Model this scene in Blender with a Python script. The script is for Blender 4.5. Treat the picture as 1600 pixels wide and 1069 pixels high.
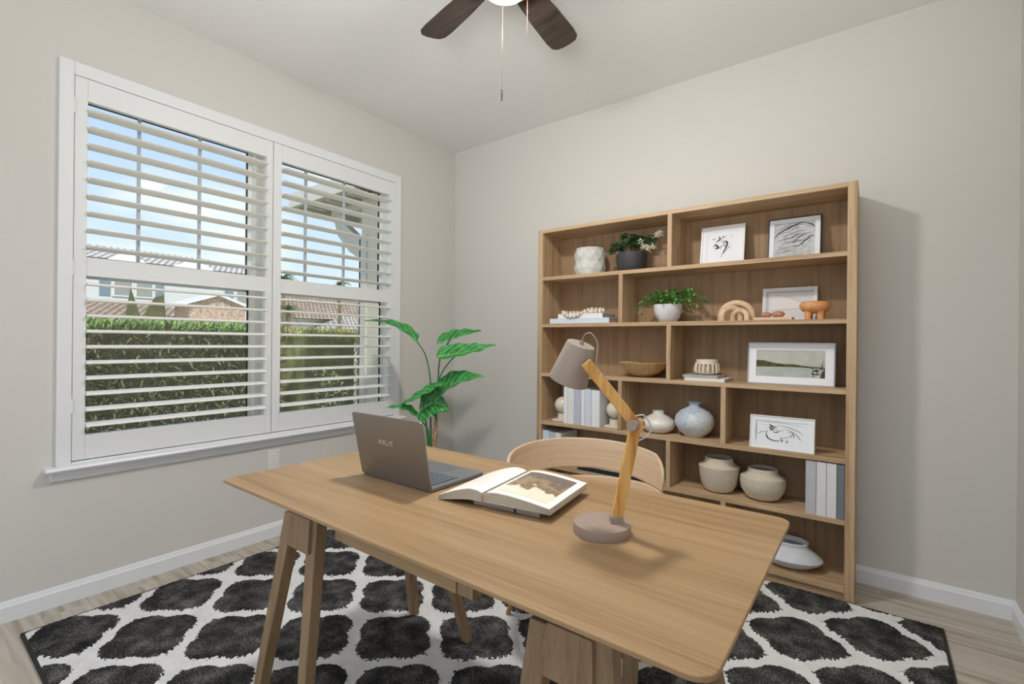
import bpy, bmesh, math, random
from math import sin, cos, pi, radians, sqrt
from mathutils import Vector, Matrix
for _o in list(bpy.data.objects):
    bpy.data.objects.remove(_o)
SC = bpy.context.scene
COL = SC.collection
random.seed(7)

# ------------------------------------------------------------------ camera, sky, sun, exposure
cd = bpy.data.cameras.new('camera'); cam = bpy.data.objects.new('camera', cd); COL.objects.link(cam)
cd.sensor_fit = 'HORIZONTAL'; cd.sensor_width = 36.0; cd.lens = 748.946 / 1600 * 36
cd.clip_start = 0.02; cd.clip_end = 300
_f = Vector((-0.603099, 0.797666, -0.00038976)); _r = Vector((0.7976242, 0.60307239, 0.00996631)); _u = Vector((-0.00818484, -0.00569979, 0.99995))
m = Matrix.Identity(4)
for i in range(3):
    m[i][0] = _r[i]; m[i][1] = _u[i]; m[i][2] = -_f[i]; m[i][3] = (2.8159472, -2.9154572, 1.1618262)[i]
cam.matrix_world = m
SC.camera = cam
SC.view_settings.view_transform = 'Standard'; SC.view_settings.look = 'None'
SC.view_settings.gamma = 1.0; SC.view_settings.use_curve_mapping = False
SC.view_settings.exposure = 0.31

FAN_POWER = 285.0      # radiance of the frosted bowl of the fan light
SKY = 1.25

def lin(c):
    def f(v):
        v /= 255.0
        return v / 12.92 if v <= .04045 else ((v + .055) / 1.055) ** 2.4
    return (f(c[0]), f(c[1]), f(c[2]), 1.0)

w = bpy.data.worlds.new('sky'); SC.world = w; w.use_nodes = True
nt = w.node_tree; nt.nodes.clear()
def wn(t, **k):
    n = nt.nodes.new(t)
    for a, b in k.items(): setattr(n, a, b)
    return n
tc = wn('ShaderNodeTexCoord'); sp = wn('ShaderNodeSeparateXYZ'); nt.links.new(tc.outputs['Generated'], sp.inputs[0])
rp = wn('ShaderNodeValToRGB'); nt.links.new(sp.outputs['Z'], rp.inputs[0])
e = rp.color_ramp.elements
e[0].position = 0.0; e[0].color = (.60, .67, .73, 1); e[1].position = .75; e[1].color = (.17, .30, .58, 1)
a = e.new(.12); a.color = (.50, .61, .71, 1)
a = e.new(.36); a.color = (.35, .48, .68, 1)
mp = wn('ShaderNodeMapping'); mp.inputs['Scale'].default_value = (1, 1, 3.2); nt.links.new(tc.outputs['Generated'], mp.inputs[0])
nz = wn('ShaderNodeTexNoise'); nz.inputs['Scale'].default_value = 2.6; nz.inputs['Detail'].default_value = 8; nt.links.new(mp.outputs[0], nz.inputs['Vector'])
cr = wn('ShaderNodeValToRGB'); nt.links.new(nz.outputs['Fac'], cr.inputs[0])
cr.color_ramp.elements[0].position = .47; cr.color_ramp.elements[0].color = (0, 0, 0, 1)
cr.color_ramp.elements[1].position = .68; cr.color_ramp.elements[1].color = (1, 1, 1, 1)
mx = wn('ShaderNodeMixRGB'); nt.links.new(cr.outputs[0], mx.inputs[0]); nt.links.new(rp.outputs[0], mx.inputs[1]); mx.inputs[2].default_value = (.74, .75, .76, 1)
bg = wn('ShaderNodeBackground'); bg.inputs['Strength'].default_value = SKY; nt.links.new(mx.outputs[0], bg.inputs[0])
wo = wn('ShaderNodeOutputWorld'); nt.links.new(bg.outputs[0], wo.inputs[0])

sl = bpy.data.lights.new('sun', 'SUN'); sl.energy = 4.2; sl.angle = radians(3); sl.color = (1, .96, .88)
so = bpy.data.objects.new('sun', sl); COL.objects.link(so)
so.rotation_euler = Vector((-.62, .26, -.9)).to_track_quat('-Z', 'Y').to_euler()

ul = bpy.data.lights.new('ceiling_fill', 'AREA'); ul.shape = 'DISK'; ul.size = 1.1; ul.energy = 28; ul.color = (.96, .98, 1)
uo = bpy.data.objects.new('ceiling_fill', ul); COL.objects.link(uo); uo.location = (2.95, -3.70, 1.30); uo.rotation_euler = Vector((-.75, 1.45, 1.9)).to_track_quat('-Z', 'Y').to_euler(); ul.spread = radians(95)   # added fill light, unseen behind the camera, to brighten the ceiling

# ------------------------------------------------------------------ materials
def newmat(name):
    mt = bpy.data.materials.new(name); mt.use_nodes = True
    n = mt.node_tree; b = n.nodes['Principled BSDF']
    return mt, n, b
def N(n, t, **k):
    x = n.nodes.new(t)
    for a, b in k.items(): setattr(x, a, b)
    return x
def plain(name, c, rough=.5, metal=0.0, spec=.5, bump=0.0, bscale=60, var=0.0, vscale=8):
    mt, n, b = newmat(name)
    b.inputs['Base Color'].default_value = lin(c); b.inputs['Roughness'].default_value = rough
    b.inputs['Metallic'].default_value = metal; b.inputs['Specular IOR Level'].default_value = spec
    t = N(n, 'ShaderNodeTexCoord')
    if var > 0:
        z = N(n, 'ShaderNodeTexNoise'); z.inputs['Scale'].default_value = vscale; z.inputs['Detail'].default_value = 5
        n.links.new(t.outputs['Object'], z.inputs['Vector'])
        r = N(n, 'ShaderNodeValToRGB'); n.links.new(z.outputs['Fac'], r.inputs[0])
        c1 = [max(0, v * (1 - var)) for v in c]; c2 = [min(255, v * (1 + var)) for v in c]
        r.color_ramp.elements[0].position = .3; r.color_ramp.elements[0].color = lin(c1)
        r.color_ramp.elements[1].position = .7; r.color_ramp.elements[1].color = lin(c2)
        n.links.new(r.outputs[0], b.inputs['Base Color'])
    if bump > 0:
        z = N(n, 'ShaderNodeTexNoise'); z.inputs['Scale'].default_value = bscale; z.inputs['Detail'].default_value = 4
        n.links.new(t.outputs['Object'], z.inputs['Vector'])
        q = N(n, 'ShaderNodeBump'); q.inputs['Strength'].default_value = bump; q.inputs['Distance'].default_value = .01
        n.links.new(z.outputs['Fac'], q.inputs['Height']); n.links.new(q.outputs[0], b.inputs['Normal'])
    return mt
def wood(name, cs, axis, scale=1.0, rough=.45, stretch=14, spec=.3, coords='Object'):
    """grain runs along axis (0,1,2); cs = dark, mid, light"""
    mt, n, b = newmat(name)
    t = N(n, 'ShaderNodeTexCoord'); mpn = N(n, 'ShaderNodeMapping')
    s = [stretch * scale] * 3; s[axis] = .55 * scale
    mpn.inputs['Scale'].default_value = s
    n.links.new(t.outputs[coords], mpn.inputs[0])
    z = N(n, 'ShaderNodeTexNoise'); z.inputs['Scale'].default_value = 1.6; z.inputs['Detail'].default_value = 7; z.inputs['Roughness'].default_value = .62; z.inputs['Distortion'].default_value = .6
    n.links.new(mpn.outputs[0], z.inputs['Vector'])
    mp2 = N(n, 'ShaderNodeMapping'); s2 = [150 * scale] * 3; s2[axis] = 4 * scale; mp2.inputs['Scale'].default_value = s2
    n.links.new(t.outputs[coords], mp2.inputs[0])
    z2 = N(n, 'ShaderNodeTexNoise'); z2.inputs['Scale'].default_value = 1.5; z2.inputs['Detail'].default_value = 3
    n.links.new(mp2.outputs[0], z2.inputs['Vector'])
    ad = N(n, 'ShaderNodeMath', operation='MULTIPLY_ADD'); n.links.new(z2.outputs['Fac'], ad.inputs[0]); ad.inputs[1].default_value = .35; 
    sb = N(n, 'ShaderNodeMath', operation='SUBTRACT'); n.links.new(z.outputs['Fac'], sb.inputs[0]); sb.inputs[1].default_value = .175
    n.links.new(sb.outputs[0], ad.inputs[2])
    r = N(n, 'ShaderNodeValToRGB'); n.links.new(ad.outputs[0], r.inputs[0])
    r.color_ramp.elements[0].position = .30; r.color_ramp.elements[0].color = lin(cs[0])
    r.color_ramp.elements[1].position = .72; r.color_ramp.elements[1].color = lin(cs[2])
    q = r.color_ramp.elements.new(.47); q.color = lin(cs[1])
    n.links.new(r.outputs[0], b.inputs['Base Color'])
    b.inputs['Roughness'].default_value = rough; b.inputs['Specular IOR Level'].default_value = spec
    bp = N(n, 'ShaderNodeBump'); bp.inputs['Strength'].default_value = .12; bp.inputs['Distance'].default_value = .002
    n.links.new(ad.outputs[0], bp.inputs['Height']); n.links.new(bp.outputs[0], b.inputs['Normal'])
    return mt

M = {}
M['wall'] = plain('wall_paint', (210, 207, 201), .9, spec=.2, bump=.05, bscale=260)
M['ceiling'] = plain('ceiling_paint', (232, 231, 228), .95, spec=.1, bump=.08, bscale=200)
M['trim'] = plain('white_trim_paint', (228, 229, 231), .35, spec=.4)
M['shutter'] = plain('white_shutter_paint', (228, 228, 228), .35, spec=.4)
M['louver'] = plain('louver_paint', (246, 243, 235), .4, spec=.35)
M['vinyl'] = plain('window_vinyl', (246, 245, 238), .5)
M['gasket'] = plain('window_gasket', (38, 38, 38), .6)
M['dark_muntin'] = plain('grey_muntin', (196, 200, 202), .5)
DK = [(134, 106, 74), (154, 125, 90), (166, 138, 104)]
M['desk_x'] = wood('desk_oak_long', DK, 0, 1.0, .42, 13)
M['desk_z'] = wood('desk_oak_leg', [(128, 103, 76), (148, 121, 91), (162, 135, 104)], 2, 1.3, .5, 16)
M['desk_y'] = wood('desk_oak_cross', [(140, 106, 72), (160, 126, 90), (176, 142, 104)], 1, 1.3, .5, 16)
BK = [(152, 122, 90), (184, 154, 119), (208, 180, 147)]
M['book_x'] = wood('bookcase_oak_shelf', BK, 0, 1.4, .55, 15)
M['book_z'] = wood('bookcase_oak_upright', BK, 2, 1.4, .55, 15)
M['book_back'] = wood('bookcase_oak_back', [(140, 112, 84), (160, 131, 100), (174, 145, 113)], 2, 1.6, .6, 13)
M['chair_wood'] = wood('chair_veneer', [(176, 146, 118), (198, 168, 140), (212, 184, 158)], 0, 1.8, .42, 16)
M['chair_veneer'] = wood('chair_veneer_bent', [(184, 157, 128), (198, 172, 143), (210, 185, 157)], 0, .9, .42, 5, coords='UV')
M['chair_leg'] = wood('chair_leg_wood', [(150, 116, 84), (172, 138, 104), (190, 158, 122)], 2, 1.8, .5, 12)
M['lamp_wood'] = wood('lamp_ash', [(170, 114, 56), (206, 156, 88), (226, 184, 118)], 2, 2.6, .45, 12)
M['taupe'] = plain('taupe_lacquer', (152, 134, 122), .45, bump=.02, bscale=300)
M['taupe_shade'] = plain('taupe_shade', (150, 135, 124), .55, bump=.02, bscale=300)
M['fan_blade'] = wood('fan_blade_walnut', [(50, 41, 38), (66, 55, 50), (82, 69, 62)], 0, 2, .5, 10)
M['bronze'] = plain('fan_bronze', (70, 54, 46), .35, .7)
M['laptop'] = plain('laptop_aluminium', (132, 124, 116), .38, .55)
M['laptop_in'] = plain('laptop_deck', (122, 124, 128), .4, .45)
M['key'] = plain('laptop_key', (62, 66, 74), .5)
M['screen'] = plain('laptop_screen', (18, 18, 20), .12)
M['logo'] = plain('laptop_logo', (206, 204, 196), .25, .6)
M['paper'] = plain('book_paper', (240, 234, 224), .8)
M['page_edge'] = plain('page_edges', (206, 196, 178), .85)
M['page_line'] = plain('page_layer_edges', (140, 128, 108), .9)  # darker tone of the thin lines along the page edges
M['cover_taupe'] = plain('book_cover_taupe', (176, 160, 148), .6)
M['black'] = plain('matte_black', (34, 34, 36), .55)
M['navy'] = plain('black_tray', (18, 24, 32), .45)
M['plaster'] = plain('grey_plaster', (200, 200, 194), .8, bump=.2, bscale=90, var=.06, vscale=30)
M['dark_pot'] = plain('charcoal_pot', (58, 57, 60), .6)
M['soil'] = plain('potting_soil', (52, 38, 28), .95, bump=.6, bscale=80)
M['cream'] = plain('cream_glaze', (222, 212, 194), .2)
M['sand'] = plain('sand_stoneware', (206, 194, 174), .7, var=.025, vscale=60)
M['white_ceramic'] = plain('white_glaze', (226, 220, 210), .25, var=.05, vscale=14)
M['pale_stone'] = plain('pale_stoneware', (206, 208, 212), .55, var=.03, vscale=30)
M['terracotta'] = wood('turned_wood', [(196, 130, 80), (214, 152, 100), (226, 168, 118)], 1, 2.5, .5, 14)
M['bleached'] = wood('bleached_wood', [(200, 166, 132), (218, 186, 152), (230, 202, 170)], 0, 3, .55, 8)
M['bowl_wood'] = wood('bowl_wood', [(168, 136, 92), (198, 166, 118), (212, 184, 138)], 2, 3, .4, 14)
M['bead'] = wood('bead_wood', [(206, 186, 160), (224, 208, 184), (236, 222, 202)], 2, 6, .6, 6)
M['string'] = plain('twine', (150, 130, 104), .9)
M['bk_white'] = plain('book_white', (228, 228, 230), .6)
M['bk_offwhite'] = plain('book_offwhite', (222, 222, 218), .6, var=.05, vscale=220)
M['bk_bluegrey'] = plain('book_bluegrey', (186, 190, 204), .6, var=.05, vscale=120)
M['bk_pale'] = plain('book_paleblue', (208, 216, 228), .6, var=.03, vscale=90)
M['bk_grey'] = plain('book_grey', (172, 166, 160), .7, var=.06, vscale=200)
M['bk_mid'] = plain('binder_grey', (190, 190, 190), .55)
M['bk_light'] = plain('binder_light', (222, 222, 222), .55)
M['bk_dark'] = plain('binder_slate', (116, 120, 126), .55)
M['frame_white'] = plain('frame_white', (230, 226, 220), .45)
M['frame_black'] = plain('frame_black', (40, 38, 38), .4)
M['frame_silver'] = plain('frame_silver', (176, 174, 174), .35, .5)
M['mat_board'] = plain('mount_board', (236, 237, 240), .9)
M['print_paper'] = plain('print_paper', (226, 226, 226), .9)
M['ink'] = plain('black_ink', (42, 44, 46), .9)
M['ink_grey'] = plain('grey_ink', (128, 130, 132), .9)
M['ink_olive'] = plain('olive_ink', (132, 128, 100), .9)
M['stroke_pale'] = plain('pale_ink', (200, 200, 202), .9)
M['leaf_stem'] = plain('stem_green', (58, 116, 62), .5)
M['trunk'] = plain('palm_trunk', (166, 128, 96), .8, bump=.8, bscale=60, var=.3, vscale=60)
M['plate'] = plain('outlet_plate', (226, 224, 218), .4)
M['receptacle'] = plain('outlet_face', (232, 231, 226), .35)

def emit(name, c, s):
    mt = bpy.data.materials.new(name); mt.use_nodes = True; n = mt.node_tree; n.nodes.clear()
    em = N(n, 'ShaderNodeEmission'); em.inputs[0].default_value = c; em.inputs[1].default_value = s
    o = N(n, 'ShaderNodeOutputMaterial'); n.links.new(em.outputs[0], o.inputs[0]); return mt
M['bulb'] = emit('lit_frosted_bowl', (1.0, .975, .94, 1), FAN_POWER)

def glassmat(name, tint=(.96, .98, .97, 1), gloss=.003):
    mt = bpy.data.materials.new(name); mt.use_nodes = True; n = mt.node_tree; n.nodes.clear()
    tr = N(n, 'ShaderNodeBsdfTransparent'); tr.inputs[0].default_value = tint
    gl = N(n, 'ShaderNodeBsdfGlossy'); gl.inputs['Roughness'].default_value = .02
    mxs = N(n, 'ShaderNodeMixShader'); mxs.inputs[0].default_value = gloss
    o = N(n, 'ShaderNodeOutputMaterial')
    n.links.new(tr.outputs[0], mxs.inputs[1]); n.links.new(gl.outputs[0], mxs.inputs[2]); n.links.new(mxs.outputs[0], o.inputs[0]); return mt
M['glass'] = glassmat('window_glass')

def screenmat():
    mt = bpy.data.materials.new('insect_screen'); mt.use_nodes = True; n = mt.node_tree; n.nodes.clear()
    tr = N(n, 'ShaderNodeBsdfTransparent'); df = N(n, 'ShaderNodeBsdfDiffuse'); df.inputs[0].default_value = lin((190, 188, 170))
    mxs = N(n, 'ShaderNodeMixShader'); mxs.inputs[0].default_value = .28
    o = N(n, 'ShaderNodeOutputMaterial')
    n.links.new(tr.outputs[0], mxs.inputs[1]); n.links.new(df.outputs[0], mxs.inputs[2]); n.links.new(mxs.outputs[0], o.inputs[0]); return mt
M['screen_mesh'] = screenmat()

def floor_mat():
    mt, n, b = newmat('wood_look_plank_tile')
    t = N(n, 'ShaderNodeTexCoord'); mpn = N(n, 'ShaderNodeMapping'); n.links.new(t.outputs['Object'], mpn.inputs[0])
    mpn.inputs['Location'].default_value = (-.084, .227 + .152 * 40, 0)
    br = N(n, 'ShaderNodeTexBrick'); n.links.new(mpn.outputs[0], br.inputs['Vector'])
    br.offset = .333; br.offset_frequency = 2
    br.inputs['Scale'].default_value = 1; br.inputs['Brick Width'].default_value = .92; br.inputs['Row Height'].default_value = .152
    br.inputs['Mortar Size'].default_value = .0016; br.inputs['Mortar Smooth'].default_value = .3; br.inputs['Bias'].default_value = 0
    br.inputs['Color1'].default_value = (.0, .0, .0, 1); br.inputs['Color2'].default_value = (1, 1, 1, 1); br.inputs['Mortar'].default_value = (.5, .5, .5, 1)
    # grain, shifted from plank to plank
    ad = N(n, 'ShaderNodeVectorMath', operation='MULTIPLY_ADD'); n.links.new(br.outputs['Color'], ad.inputs[0]); ad.inputs[1].default_value = (7, 13, 3)
    n.links.new(t.outputs['Object'], ad.inputs[2])
    mp2 = N(n, 'ShaderNodeMapping'); mp2.inputs['Scale'].default_value = (1.3, 17, 1); n.links.new(ad.outputs[0], mp2.inputs[0])
    z = N(n, 'ShaderNodeTexNoise'); z.inputs['Scale'].default_value = 1.5; z.inputs['Detail'].default_value = 6; z.inputs['Distortion'].default_value = 1.2
    n.links.new(mp2.outputs[0], z.inputs['Vector'])
    r = N(n, 'ShaderNodeValToRGB'); n.links.new(z.outputs['Fac'], r.inputs[0])
    r.color_ramp.elements[0].position = .28; r.color_ramp.elements[0].color = lin((142, 128, 112))
    r.color_ramp.elements[1].position = .68; r.color_ramp.elements[1].color = lin((198, 190, 178))
    q = r.color_ramp.elements.new(.46); q.color = lin((180, 169, 154))
    hs = N(n, 'ShaderNodeMixRGB', blend_type='MULTIPLY'); hs.inputs[0].default_value = .5
    rr = N(n, 'ShaderNodeValToRGB'); n.links.new(br.outputs['Color'], rr.inputs[0])
    rr.color_ramp.elements[0].color = (.78, .77, .76, 1); rr.color_ramp.elements[1].color = (1, 1, 1, 1)
    n.links.new(r.outputs[0], hs.inputs[1]); n.links.new(rr.outputs[0], hs.inputs[2])
    mo = N(n, 'ShaderNodeMixRGB'); n.links.new(br.outputs['Fac'], mo.inputs[0]); n.links.new(hs.outputs[0], mo.inputs[1]); mo.inputs[2].default_value = lin((206, 196, 182))
    n.links.new(mo.outputs[0], b.inputs['Base Color']); b.inputs['Roughness'].default_value = .42; b.inputs['Specular IOR Level'].default_value = .35
    return mt
M['floor'] = floor_mat()

# rug pattern numbers shared by the shader and the pile relief
RX0, RY0, RDX, RDY = 1.34, -1.70, .248, .384
RUG = (.19, 3.045, -2.57, -.297)
def rug_shape(x, y):
    ax, ay = abs(x), abs(y)
    return min(ax / .182 + ay / .085, (ax / .166) ** 2 + (ay / .105) ** 2, (x * x + (ay - .066) ** 2) / .0080)
def wrap(v, h):
    return (v + h) % (2 * h) - h
def rug_f(x, y):
    return min(rug_shape(wrap(x - RX0, RDX), wrap(y - RY0, RDY / 2)), rug_shape(wrap(x - RX0 - RDX, RDX), wrap(y - RY0 - RDY / 2, RDY / 2)))
def rug_mat():
    mt, n, b = newmat('shag_trellis_rug')
    L = n.links.new
    def mth(op, a, b_=None, c=None):
        x = N(n, 'ShaderNodeMath', operation=op)
        for i_, v in enumerate((a, b_, c)):
            if v is None: continue
            if isinstance(v, (int, float)): x.inputs[i_].default_value = v
            else: L(v, x.inputs[i_])
        return x.outputs[0]
    t = N(n, 'ShaderNodeTexCoord')
    z = N(n, 'ShaderNodeTexNoise'); z.inputs['Scale'].default_value = 95; z.inputs['Detail'].default_value = 4; L(t.outputs['Object'], z.inputs['Vector'])
    off = N(n, 'ShaderNodeVectorMath', operation='SUBTRACT'); L(z.outputs['Color'], off.inputs[0]); off.inputs[1].default_value = (.5, .5, .5)
    mul = N(n, 'ShaderNodeVectorMath', operation='MULTIPLY_ADD'); L(off.outputs[0], mul.inputs[0]); mul.inputs[1].default_value = (.036, .036, 0); L(t.outputs['Object'], mul.inputs[2])
    s = N(n, 'ShaderNodeSeparateXYZ'); L(mul.outputs[0], s.inputs[0])
    def shape(x, y):
        ax = mth('ABSOLUTE', x); ay = mth('ABSOLUTE', y)
        p1 = mth('POWER', mth('DIVIDE', ax, .166), 2.0); p2 = mth('POWER', mth('DIVIDE', ay, .105), 2.0)
        a_ = mth('MINIMUM', mth('ADD', p1, p2), mth('ADD', mth('DIVIDE', ax, .182), mth('DIVIDE', ay, .085)))
        d = mth('SUBTRACT', ay, .066)
        b_ = mth('DIVIDE', mth('ADD', mth('MULTIPLY', x, x), mth('MULTIPLY', d, d)), .0080)
        return mth('MINIMUM', a_, b_)
    x, y = s.outputs['X'], s.outputs['Y']
    A = shape(mth('WRAP', mth('SUBTRACT', x, RX0), RDX, -RDX), mth('WRAP', mth('SUBTRACT', y, RY0), RDY / 2, -RDY / 2))
    B = shape(mth('WRAP', mth('SUBTRACT', x, RX0 + RDX), RDX, -RDX), mth('WRAP', mth('SUBTRACT', y, RY0 + RDY / 2), RDY / 2, -RDY / 2))
    f = mth('LESS_THAN', mth('MINIMUM', A, B), 1.0)
    z2 = N(n, 'ShaderNodeTexNoise'); z2.inputs['Scale'].default_value = 330; z2.inputs['Detail'].default_value = 2; L(t.outputs['Object'], z2.inputs['Vector'])
    z3 = N(n, 'ShaderNodeTexNoise'); z3.inputs['Scale'].default_value = 14; z3.inputs['Detail'].default_value = 3; L(t.outputs['Object'], z3.inputs['Vector'])
    zz = mth('MULTIPLY_ADD', z3.outputs['Fac'], .35, mth('MULTIPLY', z2.outputs['Fac'], .65))
    dk = N(n, 'ShaderNodeValToRGB'); L(zz, dk.inputs[0])
    dk.color_ramp.elements[0].position = .38; dk.color_ramp.elements[0].color = lin((30, 30, 31))
    dk.color_ramp.elements[1].position = .66; dk.color_ramp.elements[1].color = lin((140, 137, 134))
    q = dk.color_ramp.elements.new(.52); q.color = lin((62, 61, 60))
    wt = N(n, 'ShaderNodeValToRGB'); L(zz, wt.inputs[0])
    wt.color_ramp.elements[0].position = .3; wt.color_ramp.elements[0].color = lin((206, 204, 202))
    wt.color_ramp.elements[1].position = .6; wt.color_ramp.elements[1].color = lin((240, 239, 238))
    mxn = N(n, 'ShaderNodeMixRGB'); L(f, mxn.inputs[0]); L(wt.outputs[0], mxn.inputs[1]); L(dk.outputs[0], mxn.inputs[2])
    L(mxn.outputs[0], b.inputs['Base Color']); b.inputs['Roughness'].default_value = 1; b.inputs['Specular IOR Level'].default_value = .05
    bp = N(n, 'ShaderNodeBump'); bp.inputs['Strength'].default_value = .9; bp.inputs['Distance'].default_value = .006
    L(zz, bp.inputs['Height']); L(bp.outputs[0], b.inputs['Normal'])
    return mt
M['rug'] = rug_mat()
M['rug_edge'] = plain('rug_binding', (44, 42, 38), .95, bump=.5, bscale=200)

def leaf_mat(name, dark, light, vein, trans=True, vscale=7.0):
    """blade with veins from its UV: u across, v along"""
    mt, n, b = newmat(name); L = n.links.new
    uv = N(n, 'ShaderNodeUVMap'); s = N(n, 'ShaderNodeSeparateXYZ'); L(uv.outputs[0], s.inputs[0])
    def mth(op, a, b_=None):
        x = N(n, 'ShaderNodeMath', operation=op)
        for i_, v in enumerate((a, b_)):
            if v is None: continue
            if isinstance(v, (int, float)): x.inputs[i_].default_value = v
            else: L(v, x.inputs[i_])
        return x.outputs[0]
    au = mth('ABSOLUTE', mth('SUBTRACT', s.outputs['X'], .5))
    side = mth('SINE', mth('MULTIPLY', mth('SUBTRACT', s.outputs['Y'], mth('MULTIPLY', au, .55)), vscale * 2 * pi))
    v1 = mth('GREATER_THAN', side, .93); v2 = mth('LESS_THAN', au, .018)
    vv = mth('MAXIMUM', v1, v2)
    t = N(n, 'ShaderNodeTexCoord'); z = N(n, 'ShaderNodeTexNoise'); z.inputs['Scale'].default_value = 22; L(t.outputs['Object'], z.inputs['Vector'])
    r = N(n, 'ShaderNodeValToRGB'); L(z.outputs['Fac'], r.inputs[0])
    r.color_ramp.elements[0].position = .35; r.color_ramp.elements[0].color = lin(dark); r.color_ramp.elements[1].position = .68; r.color_ramp.elements[1].color = lin(light)
    mxn = N(n, 'ShaderNodeMixRGB'); L(mth('MULTIPLY', vv, .55), mxn.inputs[0]); L(r.outputs[0], mxn.inputs[1]); mxn.inputs[2].default_value = lin(vein)
    L(mxn.outputs[0], b.inputs['Base Color']); b.inputs['Roughness'].default_value = .38
    bp = N(n, 'ShaderNodeBump'); bp.inputs['Strength'].default_value = .18; bp.inputs['Distance'].default_value = .003
    L(side, bp.inputs['Height']); L(bp.outputs[0], b.inputs['Normal'])
    return mt
M['taro'] = leaf_mat('taro_leaf', (30, 112, 48), (58, 152, 70), (156, 214, 140))
M['foliage_a'] = plain('foliage_dark', (62, 96, 60), .5, var=.35, vscale=30)
M['foliage_ivy'] = plain('foliage_ivy', (92, 140, 66), .45, var=.45, vscale=45)
M['berry'] = plain('cream_blossom', (230, 226, 204), .7)
M['stem_brown'] = plain('stem_brown', (70, 54, 36), .8)

def speckled(name, base, spot, scale=120, thr=.66, big=None):
    mt, n, b = newmat(name)
    t = N(n, 'ShaderNodeTexCoord'); z = N(n, 'ShaderNodeTexNoise'); z.inputs['Scale'].default_value = scale; z.inputs['Detail'].default_value = 2
    n.links.new(t.outputs['Object'], z.inputs['Vector'])
    r = N(n, 'ShaderNodeValToRGB'); n.links.new(z.outputs['Fac'], r.inputs[0])
    r.color_ramp.elements[0].position = thr - .04; r.color_ramp.elements[0].color = (0, 0, 0, 1); r.color_ramp.elements[1].position = thr; r.color_ramp.elements[1].color = (1, 1, 1, 1)
    z2 = N(n, 'ShaderNodeTexNoise'); z2.inputs['Scale'].default_value = 9; n.links.new(t.outputs['Object'], z2.inputs['Vector'])
    bs = N(n, 'ShaderNodeValToRGB'); n.links.new(z2.outputs['Fac'], bs.inputs[0])
    bs.color_ramp.elements[0].position = .35; bs.color_ramp.elements[0].color = lin(base); bs.color_ramp.elements[1].position = .65; bs.color_ramp.elements[1].color = lin(big or base)
    mxn = N(n, 'ShaderNodeMixRGB'); n.links.new(r.outputs[0], mxn.inputs[0]); n.links.new(bs.outputs[0], mxn.inputs[1]); mxn.inputs[2].default_value = lin(spot)
    n.links.new(mxn.outputs[0], b.inputs['Base Color']); b.inputs['Roughness'].default_value = .4
    return mt
M['speckle_blue'] = speckled('speckled_blue_glaze', (190, 200, 212), (96, 98, 112), 190, .64, (222, 222, 218))
M['marble_pot'] = speckled('veined_white_pot', (226, 226, 228), (110, 110, 114), 38, .70, (206, 206, 210))

def engraving():
    mt, n, b = newmat('sepia_engraving')
    t = N(n, 'ShaderNodeUVMap'); L = n.links.new
    s = N(n, 'ShaderNodeSeparateXYZ'); L(t.outputs[0], s.inputs[0])
    z = N(n, 'ShaderNodeTexNoise'); z.inputs['Scale'].default_value = 2.6; z.inputs['Detail'].default_value = 9; z.inputs['Roughness'].default_value = .65; L(t.outputs[0], z.inputs['Vector'])
    def mth(op, a, b_=None, c=None):
        x = N(n, 'ShaderNodeMath', operation=op)
        for i_, v in enumerate((a, b_, c)):
            if v is None: continue
            if isinstance(v, (int, float)): x.inputs[i_].default_value = v
            else: L(v, x.inputs[i_])
        return x.outputs[0]
    # landmass in the upper part of the plate, pale sea below it
    k = mth('ADD', mth('MULTIPLY', z.outputs['Fac'], .95), mth('MULTIPLY', s.outputs['Y'], .55))
    r = N(n, 'ShaderNodeValToRGB'); L(k, r.inputs[0])
    r.color_ramp.elements[0].position = .60; r.color_ramp.elements[0].color = lin((232, 216, 192))
    r.color_ramp.elements[1].position = .90; r.color_ramp.elements[1].color = lin((112, 98, 88))
    q = r.color_ramp.elements.new(.67); q.color = lin((116, 94, 68))
    q = r.color_ramp.elements.new(.77); q.color = lin((160, 136, 106))
    L(r.outputs[0], b.inputs['Base Color']); b.inputs['Roughness'].default_value = .7
    return mt
M['engraving'] = engraving()
def tile_roof(name, c1, c2):
    mt, n, b = newmat(name)
    t = N(n, 'ShaderNodeTexCoord'); br = N(n, 'ShaderNodeTexBrick'); mpn = N(n, 'ShaderNodeMapping'); n.links.new(t.outputs['Object'], mpn.inputs[0])
    mpn.inputs['Rotation'].default_value = (0, 0, pi / 2)
    n.links.new(mpn.outputs[0], br.inputs['Vector']); br.inputs['Scale'].default_value = 1; br.inputs['Brick Width'].default_value = .32; br.inputs['Row Height'].default_value = .34
    br.inputs['Mortar Size'].default_value = .05; br.inputs['Color1'].default_value = lin(c1); br.inputs['Color2'].default_value = lin(c2); br.inputs['Mortar'].default_value = lin([v * .5 for v in c1])
    n.links.new(br.outputs['Color'], b.inputs['Base Color']); b.inputs['Roughness'].default_value = .9; return mt
M['roof_brown'] = tile_roof('brown_roof_tile', (160, 138, 122), (190, 170, 152))
M['roof_grey'] = tile_roof('grey_roof_tile', (176, 172, 168), (206, 202, 198))
def brick_mat():
    return plain('tan_brick', (182, 158, 142), .95, var=.22, vscale=7)
M['brick'] = brick_mat()
M['stucco'] = plain('white_stucco', (214, 220, 222), .95)
M['stucco_warm'] = plain('cream_stucco', (214, 208, 190), .95, bump=.3, bscale=60)
M['soffit'] = plain('soffit_paint', (206, 204, 194), .9)
M['teal_shutter'] = plain('teal_grey_paint', (118, 142, 156), .7)
M['pane'] = plain('dark_window_pane', (150, 156, 152), .2)
M['ground'] = plain('pale_ground', (176, 172, 152), 1, var=.12, vscale=3)
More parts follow.
